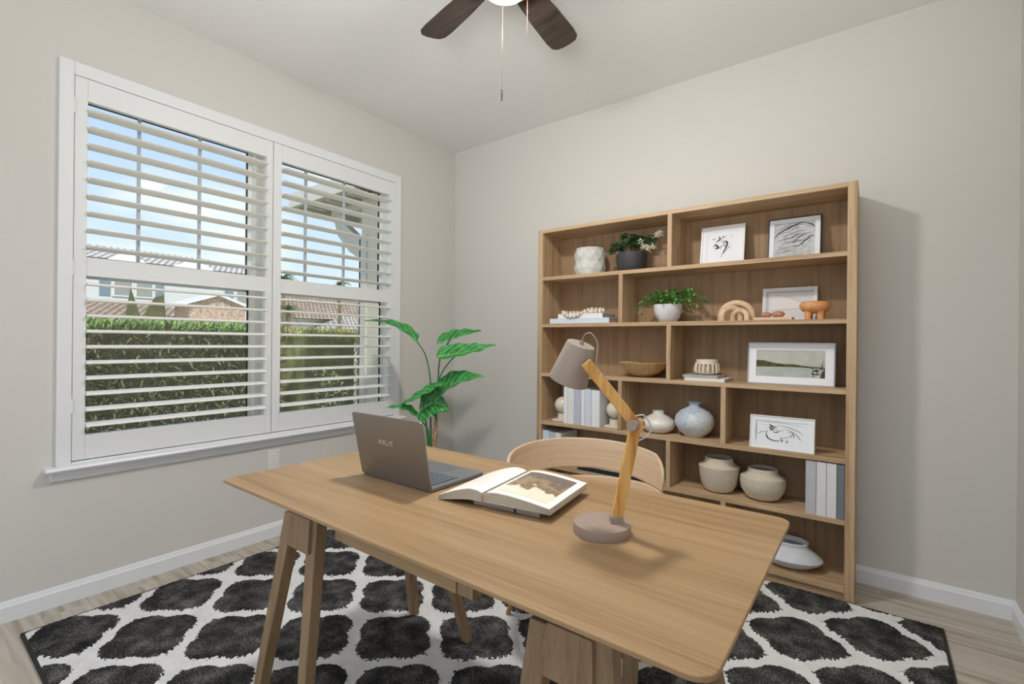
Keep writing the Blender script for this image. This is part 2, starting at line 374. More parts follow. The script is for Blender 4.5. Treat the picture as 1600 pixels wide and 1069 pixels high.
M['hedge_green'] = plain('hedge_leaf', (108, 110, 74), .8, var=.12, vscale=4)
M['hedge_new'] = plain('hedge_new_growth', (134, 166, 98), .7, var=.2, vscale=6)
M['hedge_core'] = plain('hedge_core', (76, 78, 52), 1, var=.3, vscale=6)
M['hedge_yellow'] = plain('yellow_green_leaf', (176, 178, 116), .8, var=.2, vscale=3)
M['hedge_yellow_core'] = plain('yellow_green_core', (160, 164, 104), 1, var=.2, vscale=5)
M['agave'] = plain('brown_green_leaf', (92, 92, 56), .7, var=.25, vscale=8)
M['palm'] = plain('palm_green', (92, 112, 78), .8, var=.3, vscale=3)
M['palm_trunk'] = plain('far_palm_trunk', (116, 100, 84), .9)

# ------------------------------------------------------------------ mesh helpers
class MB:
    def __init__(s): s.v = []; s.f = []; s.mi = []; s.uv = {}
    def add(s, vs, fs, mi=0):
        o = len(s.v); s.v += [tuple(v) for v in vs]
        for f in fs: s.f.append(tuple(i + o for i in f)); s.mi.append(mi)
        return s
    def box(s, x0, x1, y0, y1, z0, z1, mi=0):
        return s.add([(x0, y0, z0), (x1, y0, z0), (x1, y1, z0), (x0, y1, z0), (x0, y0, z1), (x1, y0, z1), (x1, y1, z1), (x0, y1, z1)],
                     [(0, 3, 2, 1), (4, 5, 6, 7), (0, 1, 5, 4), (1, 2, 6, 5), (2, 3, 7, 6), (3, 0, 4, 7)], mi)
    def hexa(s, a, b, mi=0):
        """two quads (4 pts each) joined"""
        return s.add(list(a) + list(b), [(3, 2, 1, 0), (4, 5, 6, 7), (0, 1, 5, 4), (1, 2, 6, 5), (2, 3, 7, 6), (3, 0, 4, 7)], mi)
    def obox(s, c, size, R, mi=0):
        hx, hy, hz = [d / 2 for d in size]; c = Vector(c)
        vs = [c + R @ Vector((sx * hx, sy * hy, sz * hz)) for sz in (-1, 1) for sx, sy in ((-1, -1), (1, -1), (1, 1), (-1, 1))]
        return s.hexa(vs[:4], vs[4:], mi)
    def extrude(s, poly, fn, d0, d1, mi=0):
        """poly: 2D points (ccw); fn(u,v,d)->xyz"""
        n = len(poly); vs = [fn(u, v, d0) for u, v in poly] + [fn(u, v, d1) for u, v in poly]
        fs = [tuple(range(n))[::-1], tuple(range(n, 2 * n))] + [(i, (i + 1) % n, n + (i + 1) % n, n + i) for i in range(n)]
        return s.add(vs, fs, mi)
    def tube(s, pts, r, n=10, mi=0, cap=True, flat=1.0):
        pts = [Vector(p) for p in pts]; rs = r if isinstance(r, (list, tuple)) else [r] * len(pts)
        rings = []; up = None
        for i, p in enumerate(pts):
            t = (pts[min(i + 1, len(pts) - 1)] - pts[max(i - 1, 0)]).normalized()
            if up is None: up = Vector((0, 0, 1)) if abs(t.z) < .9 else Vector((1, 0, 0))
            a = t.cross(up).normalized(); bb = a.cross(t).normalized(); up = bb
            rings.append([p + a * cos(2 * pi * k / n) * rs[i] + bb * sin(2 * pi * k / n) * rs[i] * flat for k in range(n)])
        vs = [v for q in rings for v in q]; fs = []
        for i in range(len(pts) - 1):
            for k in range(n):
                fs.append((i * n + k, i * n + (k + 1) % n, (i + 1) * n + (k + 1) % n, (i + 1) * n + k))
        if cap: fs += [tuple(range(n))[::-1], tuple(range((len(pts) - 1) * n, len(pts) * n))]
        return s.add(vs, fs, mi)
    def lathe(s, c, prof, n=40, mi=0, R=None, sy=1.0, close=True):
        """prof (r,z) from bottom to top; may fold back inside"""
        c = Vector(c); vs = []; fs = []
        for r, z in prof:
            for k in range(n):
                p = Vector((r * cos(2 * pi * k / n), r * sin(2 * pi * k / n) * sy, z))
                vs.append(c + (R @ p if R else p))
        for i in range(len(prof) - 1):
            for k in range(n):
                fs.append((i * n + k, i * n + (k + 1) % n, (i + 1) * n + (k + 1) % n, (i + 1) * n + k))
        if close: fs += [tuple(range(n))[::-1], tuple(range((len(prof) - 1) * n, len(prof) * n))]
        return s.add(vs, fs, mi)
    def grid(s, fn, nu, nv, mi=0, uv=False):
        o = len(s.v)
        for j in range(nv + 1):
            for i in range(nu + 1):
                s.v.append(tuple(fn(i / nu, j / nv)))
                if uv: s.uv[len(s.v) - 1] = (i / nu, j / nv)
        for j in range(nv):
            for i in range(nu):
                a = o + j * (nu + 1) + i; s.f.append((a, a + 1, a + nu + 2, a + nu + 1)); s.mi.append(mi)
        return s
    def sphere(s, c, r, n=16, mi=0, sc=(1, 1, 1)):
        h = n // 2
        prof = [(max(1e-4, r * sin(pi * i / h)), -r * cos(pi * i / h)) for i in range(h + 1)]
        o = len(s.v); s.lathe((0, 0, 0), prof, n, mi)
        for i in range(o, len(s.v)):
            x, y, z = s.v[i]; s.v[i] = (c[0] + x * sc[0], c[1] + y * sc[1], c[2] + z * sc[2])
        return s

def root_loc(o):
    return Vector(o['_b']) if o is not None and '_b' in o else Vector((0, 0, 0))
BASE = {}
def obj(name, mb, mats, parent=None, base=None, smooth=None, bevel=0.0, seg=2, solid=0.0, label=None, sub=0):
    """one mesh object; vertices are given in world space. parent: a thing or a part"""
    if parent is not None: b = BASE[parent.name]
    else: b = Vector(base if base is not None else (0, 0, 0))
    me = bpy.data.meshes.new(name)
    me.from_pydata([(v[0] - b.x, v[1] - b.y, v[2] - b.z) for v in mb.v], [], mb.f)
    if not isinstance(mats, (list, tuple)): mats = [mats]
    for q in mats: me.materials.append(M[q] if isinstance(q, str) else q)
    me.polygons.foreach_set('material_index', mb.mi)
    if mb.uv:
        ul = me.uv_layers.new(name='UVMap')
        for lp in me.loops: ul.data[lp.index].uv = mb.uv.get(lp.vertex_index, (0, 0))
    bm = bmesh.new(); bm.from_mesh(me)
    if not mb.uv: bmesh.ops.recalc_face_normals(bm, faces=bm.faces)
    bm.to_mesh(me); bm.free()
    me.update()
    if smooth is not None:
        me.polygons.foreach_set('use_smooth', [True] * len(me.polygons))
        if smooth < 180: me.set_sharp_from_angle(angle=radians(smooth))
    o = bpy.data.objects.new(name, me); COL.objects.link(o)
    if parent is None: o.location = b; BASE[o.name] = b
    else: o.parent = parent; BASE[o.name] = b
    if solid:
        q = o.modifiers.new('solid', 'SOLIDIFY'); q.thickness = solid; q.offset = 0
    if sub:
        q = o.modifiers.new('sub', 'SUBSURF'); q.levels = sub; q.render_levels = sub
    if bevel:
        q = o.modifiers.new('bevel', 'BEVEL'); q.width = bevel; q.segments = seg; q.limit_method = 'ANGLE'; q.angle_limit = radians(40)
    if label: o['label'] = label
    return o
def thing(name, loc, label, cat, group=None):
    o = bpy.data.objects.new(name, None); COL.objects.link(o); o.location = loc; o.empty_display_size = .05
    BASE[o.name] = Vector(loc); o['label'] = label; o['category'] = cat
    if group: o['group'] = group
    return o
def tag(o, label, cat, group=None, kind=None):
    o['label'] = label; o['category'] = cat
    if group: o['group'] = group
    if kind: o['kind'] = kind
    return o
def struct(name, mb, mats, parent=None, label=None, **k):
    o = obj(name, mb, mats, parent, **k)
    if parent is None: o['kind'] = 'structure'
    if label: o['label'] = label
    return o

H = 2.74
# ------------------------------------------------------------------ room shell
# window opening in the left wall: y -2.40..-0.60, z 0.66..2.30
RW = 3.303
struct('floor', MB().box(-.0, RW, -5.2, 0, -.12, 0), 'floor')
struct('ceiling', MB().box(0, RW, -4.1, 0, H, H + .12), 'ceiling')
WY0, WY1, WZ0, WZ1 = -2.41, -.62, .665, 2.30
b = MB()
for (y0, y1, z0, z1) in ((-4.1, WY0, 0, H), (WY1, .0, 0, H), (WY0, WY1, 0, WZ0), (WY0, WY1, WZ1, H)):
    b.box(-.18, 0, y0, y1, z0, z1)
struct('wall_left', b, 'wall')
struct('wall_back', MB().box(-.18, RW + .12, 0, .14, 0, H), 'wall')
struct('wall_right', MB().box(RW, RW + .12, -4.1, 0, 0, H), 'wall')
def base_prof(b, fn, d0, d1):
    pr = [(0, 0), (.014, 0), (.014, .062), (.010, .068), (.009, .074), (.005, .083), (0, .084)]
    b.extrude(pr, fn, d0, d1)
b = MB(); base_prof(b, lambda u, v, d: (u, d, v), -4.1, 0); struct('baseboard_left', b, 'trim', smooth=30)
b = MB(); base_prof(b, lambda u, v, d: (d, -u, v), 0.0, RW); struct('baseboard_back', b, 'trim', smooth=30)
b = MB(); base_prof(b, lambda u, v, d: (RW - u, d, v), -4.1, 0); struct('baseboard_right', b, 'trim', smooth=30)

# casing and sill
b = MB()
CY0, CY1, CZ0, CZ1 = -2.452, -.590, .603, 2.371
iy0, iy1, iz1 = -2.4035, -.6385, 2.3125
b.box(0, .022, CY0, iy0, CZ0, CZ1); b.box(0, .022, iy1, CY1, CZ0, CZ1); b.box(0, .022, iy0, iy1, iz1, CZ1); b.box(0, .022, iy0, iy1, CZ0, .616)
struct('trim_1', b, 'trim', bevel=.003)
b = MB()
pr = [(0, .538), (.012, .538), (.016, .545), (.016, .552), (.022, .556), (.022, .564), (.030, .572), (.030, .583), (.052, .585), (.060, .589), (.062, .595), (.058, .602), (.050, .604), (0, .604)]
b.extrude([(0, .5835), (.052, .5845), (.060, .589), (.062, .595), (.058, .602), (.050, .604), (0, .604)], lambda u, v, d: (u, d, v), -2.488, -.554)
b.extrude(pr[:8] + [(0, .583)], lambda u, v, d: (u, d, v), -2.468, -.574)
struct('trim_2', b, 'trim')

# window unit: vinyl frame, post, glass, muntins
win = obj('window_1', MB().box(-.17, -.155, WY0, WY1, WZ0, WZ0 + .03).box(-.18, -.02, WY0, WY0 + .012, WZ0, WZ1).box(-.18, -.02, WY1 - .012, WY1, WZ0, WZ1)
          .box(-.18, -.02, WY0, WY1, WZ0, WZ0 + .012).box(-.18, -.02, WY0, WY1, WZ1 - .012, WZ1).box(-.17, -.10, -1.578, -1.452, WZ0, WZ1), 'vinyl', smooth=None)
win['kind'] = 'structure'
b = MB(); g = MB(); gk = MB(); mu = MB(); scr = MB()
for (a0, a1, mus) in ((WY0 + .012, -1.578, (-2.125, -1.852)), (-1.452, WY1 - .012, (-1.235, -.952))):
    for (z0, z1, xx) in ((1.44, WZ1 - .012, -.150), (WZ0 + .012, 1.475, -.128)):
        fr = .022
        b.box(xx - .02, xx, a0, a0 + fr, z0, z1).box(xx - .02, xx, a1 - fr, a1, z0, z1).box(xx - .02, xx, a0, a1, z0, z0 + fr + .008).box(xx - .02, xx, a0, a1, z1 - fr, z1)
        q = .006
        y0, y1, zz0, zz1 = a0 + fr, a1 - fr, z0 + fr + .008, z1 - fr
        gk.box(xx - .014, xx - .002, y1 - q, y1, zz0, zz1).box(xx - .014, xx - .002, y0, y1, zz1 - q * .6, zz1)
        g.add([(xx - .009, y0, zz0), (xx - .009, y1, zz0), (xx - .009, y1, zz1), (xx - .009, y0, zz1)], [(0, 1, 2, 3)])
    if True:
        scr.add([(-.176, a0 + .01, WZ0 + .02), (-.176, a1 - .01, WZ0 + .02), (-.176, a1 - .01, 1.46), (-.176, a0 + .01, 1.46)], [(0, 1, 2, 3)])
    for y in mus: mu.box(-.166, -.150, y - .0065, y + .0065, 1.47, WZ1 - .03)
obj('window_sash', b, 'vinyl', win); obj('window_gasket', gk, 'gasket', win); obj('window_muntin', mu, 'dark_muntin', win); obj('window_glass', g, 'glass', win); obj('insect_screen', scr, 'screen_mesh', win)

# plantation shutters
def shutter(y0, y1, oy0, oy1, label, hinge_side):
    t = thing('shutter_panel', (0, (y0 + y1) / 2, .62), label, 'shutter', 'plantation shutter panels')
    z0, z1 = .620, 2.311; x0, x1 = -.010, .019
    b = MB().box(x0, x1, y0, oy0, z0, z1).box(x0, x1, oy1, y1, z0, z1)
    obj('stile', b, 'shutter', t, bevel=.002)
    obj('top_rail', MB().box(x0, x1 - .001, oy0, oy1, 2.212, z1), 'shutter', t, bevel=.002)
    obj('middle_rail', MB().box(x0, x1 - .001, oy0, oy1, 1.437, 1.520), 'shutter', t, bevel=.002)
    obj('bottom_rail', MB().box(x0, x1 - .001, oy0, oy1, z0, .727), 'shutter', t, bevel=.002)
    def slats(zs, tilt=radians(5)):
        b = MB(); n = 14
        for z in zs:
            pr = []
            for k in range(n):
                a = 2 * pi * k / n; u = .0445 * cos(a); v = .0070 * (abs(sin(a)) ** .8) * (1 if sin(a) >= 0 else -1)
                pr.append((.005 + u * cos(tilt) + v * sin(tilt), z - u * sin(tilt) + v * cos(tilt)))
            b.extrude(pr, lambda u, v, d: (u, d, v), oy0 + .0015, oy1 - .0015)
        return b
    obj('upper_louvers', slats([2.169 - i * .0755 for i in range(9)], radians(-2.5)), 'louver', t, smooth=40)
    obj('lower_louvers', slats([1.400 - i * .0698 for i in range(10)]), 'louver', t, smooth=40)
    yh = y0 if hinge_side < 0 else y1
    for z in (.86, 1.47, 2.18):
        obj('hinge', MB().tube([(.021, yh, z - .032), (.021, yh, z + .032)], .004, 8), 'shutter', t, smooth=60)
shutter(-2.402, -1.5345, -2.358, -1.572, 'wide white plantation shutter panel, left one, opening onto the hedge and white house', -1)
shutter(-1.5315, -.640, -1.483, -.694, 'narrow looking white plantation shutter panel nearest the room corner and the green plant', 1)

# outlet
t = thing('wall_outlet', (0, -1.507, .456), 'white duplex power outlet on the wall below the window sill', 'outlet')
obj('cover_plate', MB().box(0, .006, -1.543, -1.471, .398, .514), 'plate', t, bevel=.003)
for z in (.474, .437):
    b = MB().lathe((.006, -1.507, z), [(.0165, 0), (.0165, .003)], 24, R=Matrix.Rotation(pi / 2, 3, 'Y'))
    r_ = obj('receptacle', b, 'receptacle', t, smooth=40)
    obj('slot', MB().box(.0085, .0095, -1.514, -1.512, z + .001, z + .009).box(.0085, .0095, -1.502, -1.500, z + .001, z + .008).box(.0085, .0095, -1.509, -1.505, z - .010, z - .006), 'gasket', r_)

# ------------------------------------------------------------------ rug
b = MB(); rx0, rx1, ry0, ry1 = RUG
nu, nv = 420, 340
def rugp(u, v):
    x = rx0 + (rx1 - rx0) * u; y = ry0 + (ry1 - ry0) * v
    f = rug_f(x, y); h = .013 + (.004 if f < 1 else .0)
    h += random.uniform(-.0012, .0016)
    if u in (0, 1) or v in (0, 1): h = .004
    return (x, y, h)
b.grid(rugp, nu, nv)
bx = MB()
rug = obj('area_rug', b, 'rug', None, base=(rx0, ry0, 0), smooth=180)
# the pattern reads its place in the room, so the mesh keeps room coordinates
rug.data.transform(Matrix.Translation((rx0, ry0, 0))); rug.location = (0, 0, 0); BASE[rug.name] = Vector((0, 0, 0))
tag(rug, 'black and white shag area rug with trellis pattern under the desk', 'rug')
obj('binding', MB().box(rx0 - .006, rx0 + .006, ry0 - .006, ry1 + .006, 0.0005, .011).box(rx1 - .006, rx1 + .006, ry0 - .006, ry1 + .006, 0.0005, .011)
    .box(rx0, rx1, ry0 - .006, ry0 + .004, 0.0005, .011).box(rx0, rx1, ry1 - .004, ry1 + .006, .0005, .011), 'rug_edge', rug, label='dark stitched binding round the edge')

# ------------------------------------------------------------------ bookcase
BX0, BX1, BY = 1.035, 2.752, -.28
FT = .022   # shelf thickness
t = thing('bookcase', ((BX0 + BX1) / 2, BY / 2, 0), 'tall oak open bookcase with staggered compartments against the back wall', 'bookcase')
bookcase = t
for (x0, x1) in ((BX0, BX0 + .034), (BX1 - .037, BX1)):
    obj('side_panel', MB().box(x0, x1, BY, -.016, 0.0 if x1 < 2 else 0.0, 1.899), 'book_z', t, bevel=.001)
obj('top_panel', MB().box(BX0 + .034, BX1 - .037, BY, -.016, 1.877, 1.899), 'book_x', t, bevel=.001)
obj('back_panel', MB().box(BX0 + .034, BX1 - .037, -.026, -.017, .04, 1.877), 'book_back', t)
S1, S2, S3, S4, S5, S6 = 1.588, 1.282, .960, .645, .368, .062
for z in (S1, S2, S3, S4, S5, S6):
    obj('shelf', MB().box(BX0 + .034, BX1 - .037, BY, -.026, z - FT, z), 'book_x', t, bevel=.001)
obj('plinth', MB().box(BX0 + .034, BX1 - .037, BY + .012, BY + .03, 0, S6 - FT), 'book_x', t)
for (x, z0, z1) in ((1.908, S1, 1.877), (1.620, S2, S1 - FT), (1.908, S3, S2 - FT), (1.622, S4, S3 - FT), (2.194, S4, S3 - FT), (1.911, S5, S4 - FT), (2.199, S6, S5 - FT)):
    obj('divider', MB().box(x - .012, x + .012, BY, -.026, z0, z1), 'book_z', t, bevel=.001)

# ------------------------------------------------------------------ desk
t = thing('desk', (1.955, -1.935, 0), 'light oak desk with rounded corners on two sawhorse trestles', 'desk')
DX0, DX1, DY0, DY1, DZ = 1.252, 2.660, -2.290, -1.583, .740
def rounded(x0, x1, y0, y1, r, n=8, rl=None):
    pts = []
    for cx, cy, a0, rr in ((x1, y0, -90, r), (x1, y1, 0, r), (x0, y1, 90, rl or r), (x0, y0, 180, rl or r)):
        sx = -1 if cx == x1 else 1; sy = 1 if cy == y0 else -1
        for k in range(n + 1):
            a = radians(a0 + 90 * k / n); pts.append((cx + sx * rr + rr * cos(a), cy + sy * rr + rr * sin(a)))
    return pts
obj('tabletop', MB().extrude(rounded(DX0, DX1, DY0, DY1, .035, rl=.018), lambda u, v, d: (u, v, d), DZ - .009, DZ), 'desk_x', t, bevel=.0015, smooth=30)
def leg(foot, top, w0, w1, d0, d1):
    (fx, fy, fz), (tx, ty, tz) = foot, top
    q = lambda x, y, z, w, d: [(x - w / 2, y - d / 2, z), (x + w / 2, y - d / 2, z), (x + w / 2, y + d / 2, z), (x - w / 2, y + d / 2, z)]
    return MB().hexa(q(fx, fy, fz, w0, d0), q(tx, ty, tz, w1, d1))
for c, f, go in ((1.410, 1.0, .014), (2.366, .80, .002)):
    tr = obj('trestle', MB().box(c - .036, c + .046, -2.085, -1.70, .640, .690), 'desk_y', t, bevel=.003)   # the beam
    yf, yb, zt = -2.190, -1.550, DZ - .0095
    for s in (-1, 1):
        if s < 0: obj('leg', leg((c - .130, yf, .0165), (c - .069, -2.108, .612), .034, .052, .034, .040), 'desk_z', tr, bevel=.003)
        else: obj('leg', leg((c + .130, yf, .0165), (c + .060 * f, -2.098, zt), .034, .054, .032, .038), 'desk_z', tr, bevel=.003)
        obj('leg', leg((c + .022 + s * .150, yb, .0165), (c + s * .060, -1.690, zt), .032, .050, .032, .044), 'desk_z', tr, bevel=.003)
    for (y, s) in ((-2.137, 1), (-1.648, -1)):
        fl = lambda u, v, d, y=y, s=s: (u, y + d + s * (v - .58) * .13, v)
        obj('gusset', MB().extrude([(c + go - .078 * f, .530), (c + go + .072 * f, .530), (c + go + .060 * f, .626), (c + go - .060 * f, .626)], fl, -.010, .010), 'desk_z', tr, bevel=.0015)
    obj('bracket', MB().box(c - .012, c + .014, -2.085, -2.06, .6905, DZ - .0095), 'frame_silver', tr, label='small metal bracket')
dr = obj('drawer', MB().box(1.745, 2.142, -2.205, -1.86, .648, DZ - .0100), 'desk_x', t, bevel=.002)
for (x0, x1) in ((1.712, 1.743), (2.144, 2.186)):
    obj('runner_block', MB().box(x0, x1, -2.203, -1.87, .648, DZ - .0096), 'desk_z', dr, bevel=.001)

# ------------------------------------------------------------------ laptop
t = thing('laptop', (1.6875, -1.88, DZ), 'open grey aluminium laptop seen from behind its lid on the desk', 'laptop')
lx0, lx1, ly0, ly1 = 1.530, 1.842, -1.990, -1.765
dk_ = obj('base', MB().extrude(rounded(lx0, lx1, ly0, ly1, .010, 5), lambda u, v, d: (u, v, d), DZ + .0015, DZ + .0125), 'laptop_in', t, bevel=.0015, smooth=30)
obj('keyboard', MB().box(lx0 + .018, lx1 - .018, ly0 + .028, ly0 + .128, DZ + .0125, DZ + .0129), 'key', dk_)
b = MB()
for r_i in range(5):
    for c_i in range(14):
        x = lx0 + .022 + c_i * .0194; y = ly0 + .032 + r_i * .0188
        b.box(x, x + .0162, y, y + .0158, DZ + .0129, DZ + .0143)
obj('keys', b, plain('key_cap', (96, 102, 112), .5), dk_, label='rows of dark keys')
obj('touchpad', MB().box(1.63, 1.745, ly0 + .142, ly0 + .215, DZ + .01255, DZ + .0129), plain('touchpad_grey', (106, 108, 112), .4, .3), dk_)
lean = math.atan2(.040, .192)
def lidf(u, v, d):   # u along x, v up the lid, d thickness
    return (u, ly0 + .003 - v * sin(lean) - d * cos(lean), DZ + .0065 + v * cos(lean) - d * sin(lean))
lid = obj('lid', MB().extrude([(x, y) for x, y in rounded(lx0, lx1 + .002, 0, .2, .009, 5)], lidf, 0, .005), 'laptop', t, bevel=.0012, smooth=30)
obj('screen', MB().extrude([(lx0 + .008, .012), (lx1 - .006, .012), (lx1 - .006, .192), (lx0 + .008, .192)], lidf, -.0006, .0002), 'screen', lid)
obj('hinge_bar', MB().tube([(lx0 + .03, ly0 + .004, DZ + .009), (lx1 - .03, ly0 + .004, DZ + .009)], .0052, 10), 'laptop', t, smooth=60)
def text(name, s, size, mtx, mat, parent, ext=.0004, font_scale=1.0, shear=0):
    cu = bpy.data.curves.new(name, 'FONT'); cu.body = s; cu.size = size; cu.extrude = ext; cu.align_x = 'CENTER'; cu.align_y = 'CENTER'
    cu.shear = shear; cu.space_character = 1.05; cu.materials.append(M[mat]); cu.offset = size * .012
    tmp = bpy.data.objects.new(name + '_curve', cu); COL.objects.link(tmp)
    dg = bpy.context.evaluated_depsgraph_get(); me = bpy.data.meshes.new_from_object(tmp.evaluated_get(dg))
    me.name = name; bpy.data.objects.remove(tmp); bpy.data.curves.remove(cu)
    if not me.materials: me.materials.append(M[mat])
    o = bpy.data.objects.new(name, me); COL.objects.link(o); o.parent = parent; o.matrix_local = mtx
    return o
# ASUS wordmark in the middle of the lid, reading from behind
pc = Vector(lidf(1.672, .118, .0053)) - BASE[t.name]
X_ = Vector((1, 0, 0)); Z_ = Vector((0, -cos(lean), -sin(lean))); Y_ = Z_.cross(X_)
mt4 = Matrix.Identity(4)
for i in range(3): mt4[i][0] = X_[i] * 1.35; mt4[i][1] = Y_[i]; mt4[i][2] = Z_[i]; mt4[i][3] = pc[i]
text('logo', 'ASUS', .021, mt4, 'logo', lid, shear=.15)

# ------------------------------------------------------------------ books on the desk
bc = Vector((2.037, -1.868, DZ)); ba = radians(7.5); BR = Matrix.Rotation(ba, 3, 'Z')
def bl(u, v, z): return bc + BR @ Vector((u, v, z))
t = thing('closed_book', bl(.03, 0, 0), 'closed taupe book with a dark band lying under the open book', 'book')
obj('pages', MB().extrude([(-.058, -.098), (.124, -.098), (.124, .10), (-.058, .10)], lambda u, v, d: bl(u, v, d), .002, .0135), 'page_edge', t)
obj('cover', MB().extrude([(-.062, -.105), (.128, -.105), (.128, .106), (-.062, .106)], lambda u, v, d: bl(u, v, d), .0005, .0024)
    .extrude([(-.062, -.105), (.128, -.105), (.128, .106), (-.062, .106)], lambda u, v, d: bl(u, v, d), .0136, .0155)
    .extrude([(-.062, -.105), (.128, -.105), (.128, -.1035), (-.062, -.1035)], lambda u, v, d: bl(u, v, d), .0024, .0136), 'cover_taupe', t)
obj('band', MB().extrude([(.058, -.1062), (.064, -.1062), (.064, .107), (.058, .107)], lambda u, v, d: bl(u, v, d), .0003, .0158), 'black', t, label='thin dark band')
t = thing('open_book', bl(0, 0, .016), 'open picture book with a brown landscape engraving on its right page', 'book')
HW, HD = .163, .122
def gut(u):  # height of page surface above the desk, u in metres from the gutter at u=-.022
    g_ = -.022; d = u - g_
    if d < 0:
        s = min(1, -d / (HW + g_)); s2_ = max(0, (-u - .064) / (HW - .064)); low = .0178 - .0165 * s2_ ** 1.1; th = .010 + .036 * (s ** .35) * (1 - s) ** 1.0
    else:
        s = min(1, d / (HW - g_)); low = .0178 + .002 * s; th = .012 + .034 * (s ** .35) * (1 - s) ** 1.1
    return low, low + th
us = [-HW + 2 * HW * i / 48 for i in range(49)]
for side, nm in ((-1, 'page_block'), (1, 'page_block')):
    uu = [u for u in us if (u <= -.0215) == (side < 0)]
    if side > 0: uu = [-.0215] + uu
    b = MB(); n = len(uu); vs = []
    for v in (-HD, HD):
        for u in uu: vs.append(bl(u, v, gut(u)[0]))
        for u in uu: vs.append(bl(u, v, gut(u)[1]))
    fs = []
    for i in range(n - 1):
        fs += [(i, i + 1, 2 * n + i + 1, 2 * n + i), (n + i, 3 * n + i, 3 * n + i + 1, n + i + 1)]
    ff = []
    for i in range(n - 1):
        ff += [(i, n + i, n + i + 1, i + 1), (2 * n + i, 2 * n + i + 1, 3 * n + i + 1, 3 * n + i)]
    ff += [(0, 2 * n, 3 * n, n), (n - 1, 2 * n - 1, 4 * n - 1, 3 * n - 1)]
    b.add(vs, fs, 0); b.add(vs, ff, 1)
    pb = obj(nm, b, ['paper', 'page_edge'], t)
    # thin loose layers at the fore edge
    lb = MB()
    for k in range(1, 5):
        fr = k / 5
        pts = [bl(u, -HD - .0004, gut(u)[0] * (1 - fr) + gut(u)[1] * fr) for u in uu]
        lb.tube(pts, .00055, 4, cap=False)
    obj('page_layers', lb, 'page_line', pb)
def onpage(u0, u1, v0, v1, dz):
    return lambda a, c: bl(u0 + (u1 - u0) * a, v0 + (v1 - v0) * c, gut(u0 + (u1 - u0) * a)[1] + dz)
obj('printed_plate', MB().grid(onpage(.0, .143, -.098, .100, .0005), 24, 12, uv=True), 'engraving', t, label='brown engraved landscape')
b = MB()
for i in range(17):
    v = .095 - i * .0115
    b.grid(onpage(-.145, -.045, v - .0014, v + .0006, .0004), 10, 1)
obj('text_lines', b, plain('faint_text', (206, 202, 204), .9), t, label='faint rows of text')
b = MB()
for s_, (u0, u1) in enumerate(((-HW - .003, -.024), (-.020, HW + .003))):
    b.grid(lambda a, c: bl(u0 + (u1 - u0) * a, -HD - .003 + 2 * (HD + .003) * c, gut(u0 + (u1 - u0) * a)[0] - .0008), 24, 1)
obj('cover', b, 'cover_taupe', t, solid=.001)

# ------------------------------------------------------------------ desk lamp
LR = Vector((.7976, .6031, 0)).normalized(); LD = Vector((-.6031, .7976, 0)); LB = Vector((2.335, -1.940, DZ))
def lp(a, z, d=0): return LB + LR * a + LD * d + Vector((0, 0, z - DZ))
t = thing('desk_lamp', LB, 'taupe desk lamp with jointed ash wood arm and tilted cone shade', 'lamp')
obj('base', MB().lathe(LB, [(.0625, .0005), (.0628, .002), (.0628, .0205), (.0622, .022), (.0001, .0222)], 56), 'taupe', t, smooth=35)
def bar(p0, p1, w, d):
    p0, p1 = Vector(p0), Vector(p1); ax = (p1 - p0).normalized(); side = LD.cross(ax).normalized()
    dd = ax.cross(side)
    R = Matrix((side, dd, ax)).transposed()
    return MB().obox((p0 + p1) / 2, (w, d, (p1 - p0).length), R)
obj('foot_socket', MB().obox(lp(.032, .7685), (.0275, .022, .018), Matrix((LR, LD, Vector((0, 0, 1)))).transposed()), 'taupe', t, bevel=.001)
a1 = obj('lower_arm', bar(lp(.032, .770), lp(.0755, .992), .0245, .013), 'lamp_wood', t, bevel=.0015)
a2 = obj('upper_arm', bar(lp(.083, .968), lp(-.042, 1.118, -.014), .0245, .013), 'lamp_wood', t, bevel=.0015)
kax = (LD * -1 + LR * -.85).normalized()
j = lp(.073, .980)
for s in (1, -1):
    R = (kax * s).to_track_quat('Z', 'Y').to_matrix()
    obj('knob', MB().lathe(j + kax * s * .008, [(.0125, 0), (.013, .001), (.013, .012), (.012, .0135)], 24, R=R), 'taupe', t, smooth=35)
# shade: axis from top to mouth
ax = (LR * -.28 + Vector((0, 0, -.93)) + LD * .27).normalized()
stop = lp(-.046, 1.158, .032); R = (-ax).to_track_quat('Z', 'Y').to_matrix(); Ls = .094
sc_ = stop + ax * Ls
sh = obj('shade', MB().lathe(sc_, [(.0455, 0), (.0465, .001), (.0335, Ls - .002), (.0318, Ls), (.0001, Ls + .0003)], 56, R=R, close=False)
         .lathe(sc_, [(.0455, 0), (.0325, Ls - .003), (.0001, Ls - .003)], 56, R=R, close=False), 'taupe_shade', t, smooth=40)
obj('cord_grip', MB().lathe(stop, [(.0055, 0), (.0050, .005), (.0028, .010)], 14, R=R), 'taupe', sh, smooth=40)
def bez(pts, n=10):
    """Catmull-Rom through pts"""
    P = [Vector(p) for p in pts]; P = [P[0] * 2 - P[1]] + P + [P[-1] * 2 - P[-2]]; out = []
    for i in range(1, len(P) - 2):
        for k in range(n):
            x = k / n; a, b_, c, d = P[i - 1], P[i], P[i + 1], P[i + 2]
            out.append(.5 * ((2 * b_) + (c - a) * x + (2 * a - 5 * b_ + 4 * c - d) * x * x + (3 * b_ - a - 3 * c + d) * x ** 3))
    out.append(P[-2]); return out
obj('power_cord', MB().tube(bez([stop - ax * .006, lp(-.040, 1.178, .026), lp(-.026, 1.183, .016), lp(-.014, 1.160, .002), lp(-.018, 1.122, -.012), lp(-.014, 1.094, -.018)]), .0016, 8), 'taupe', t, smooth=60)
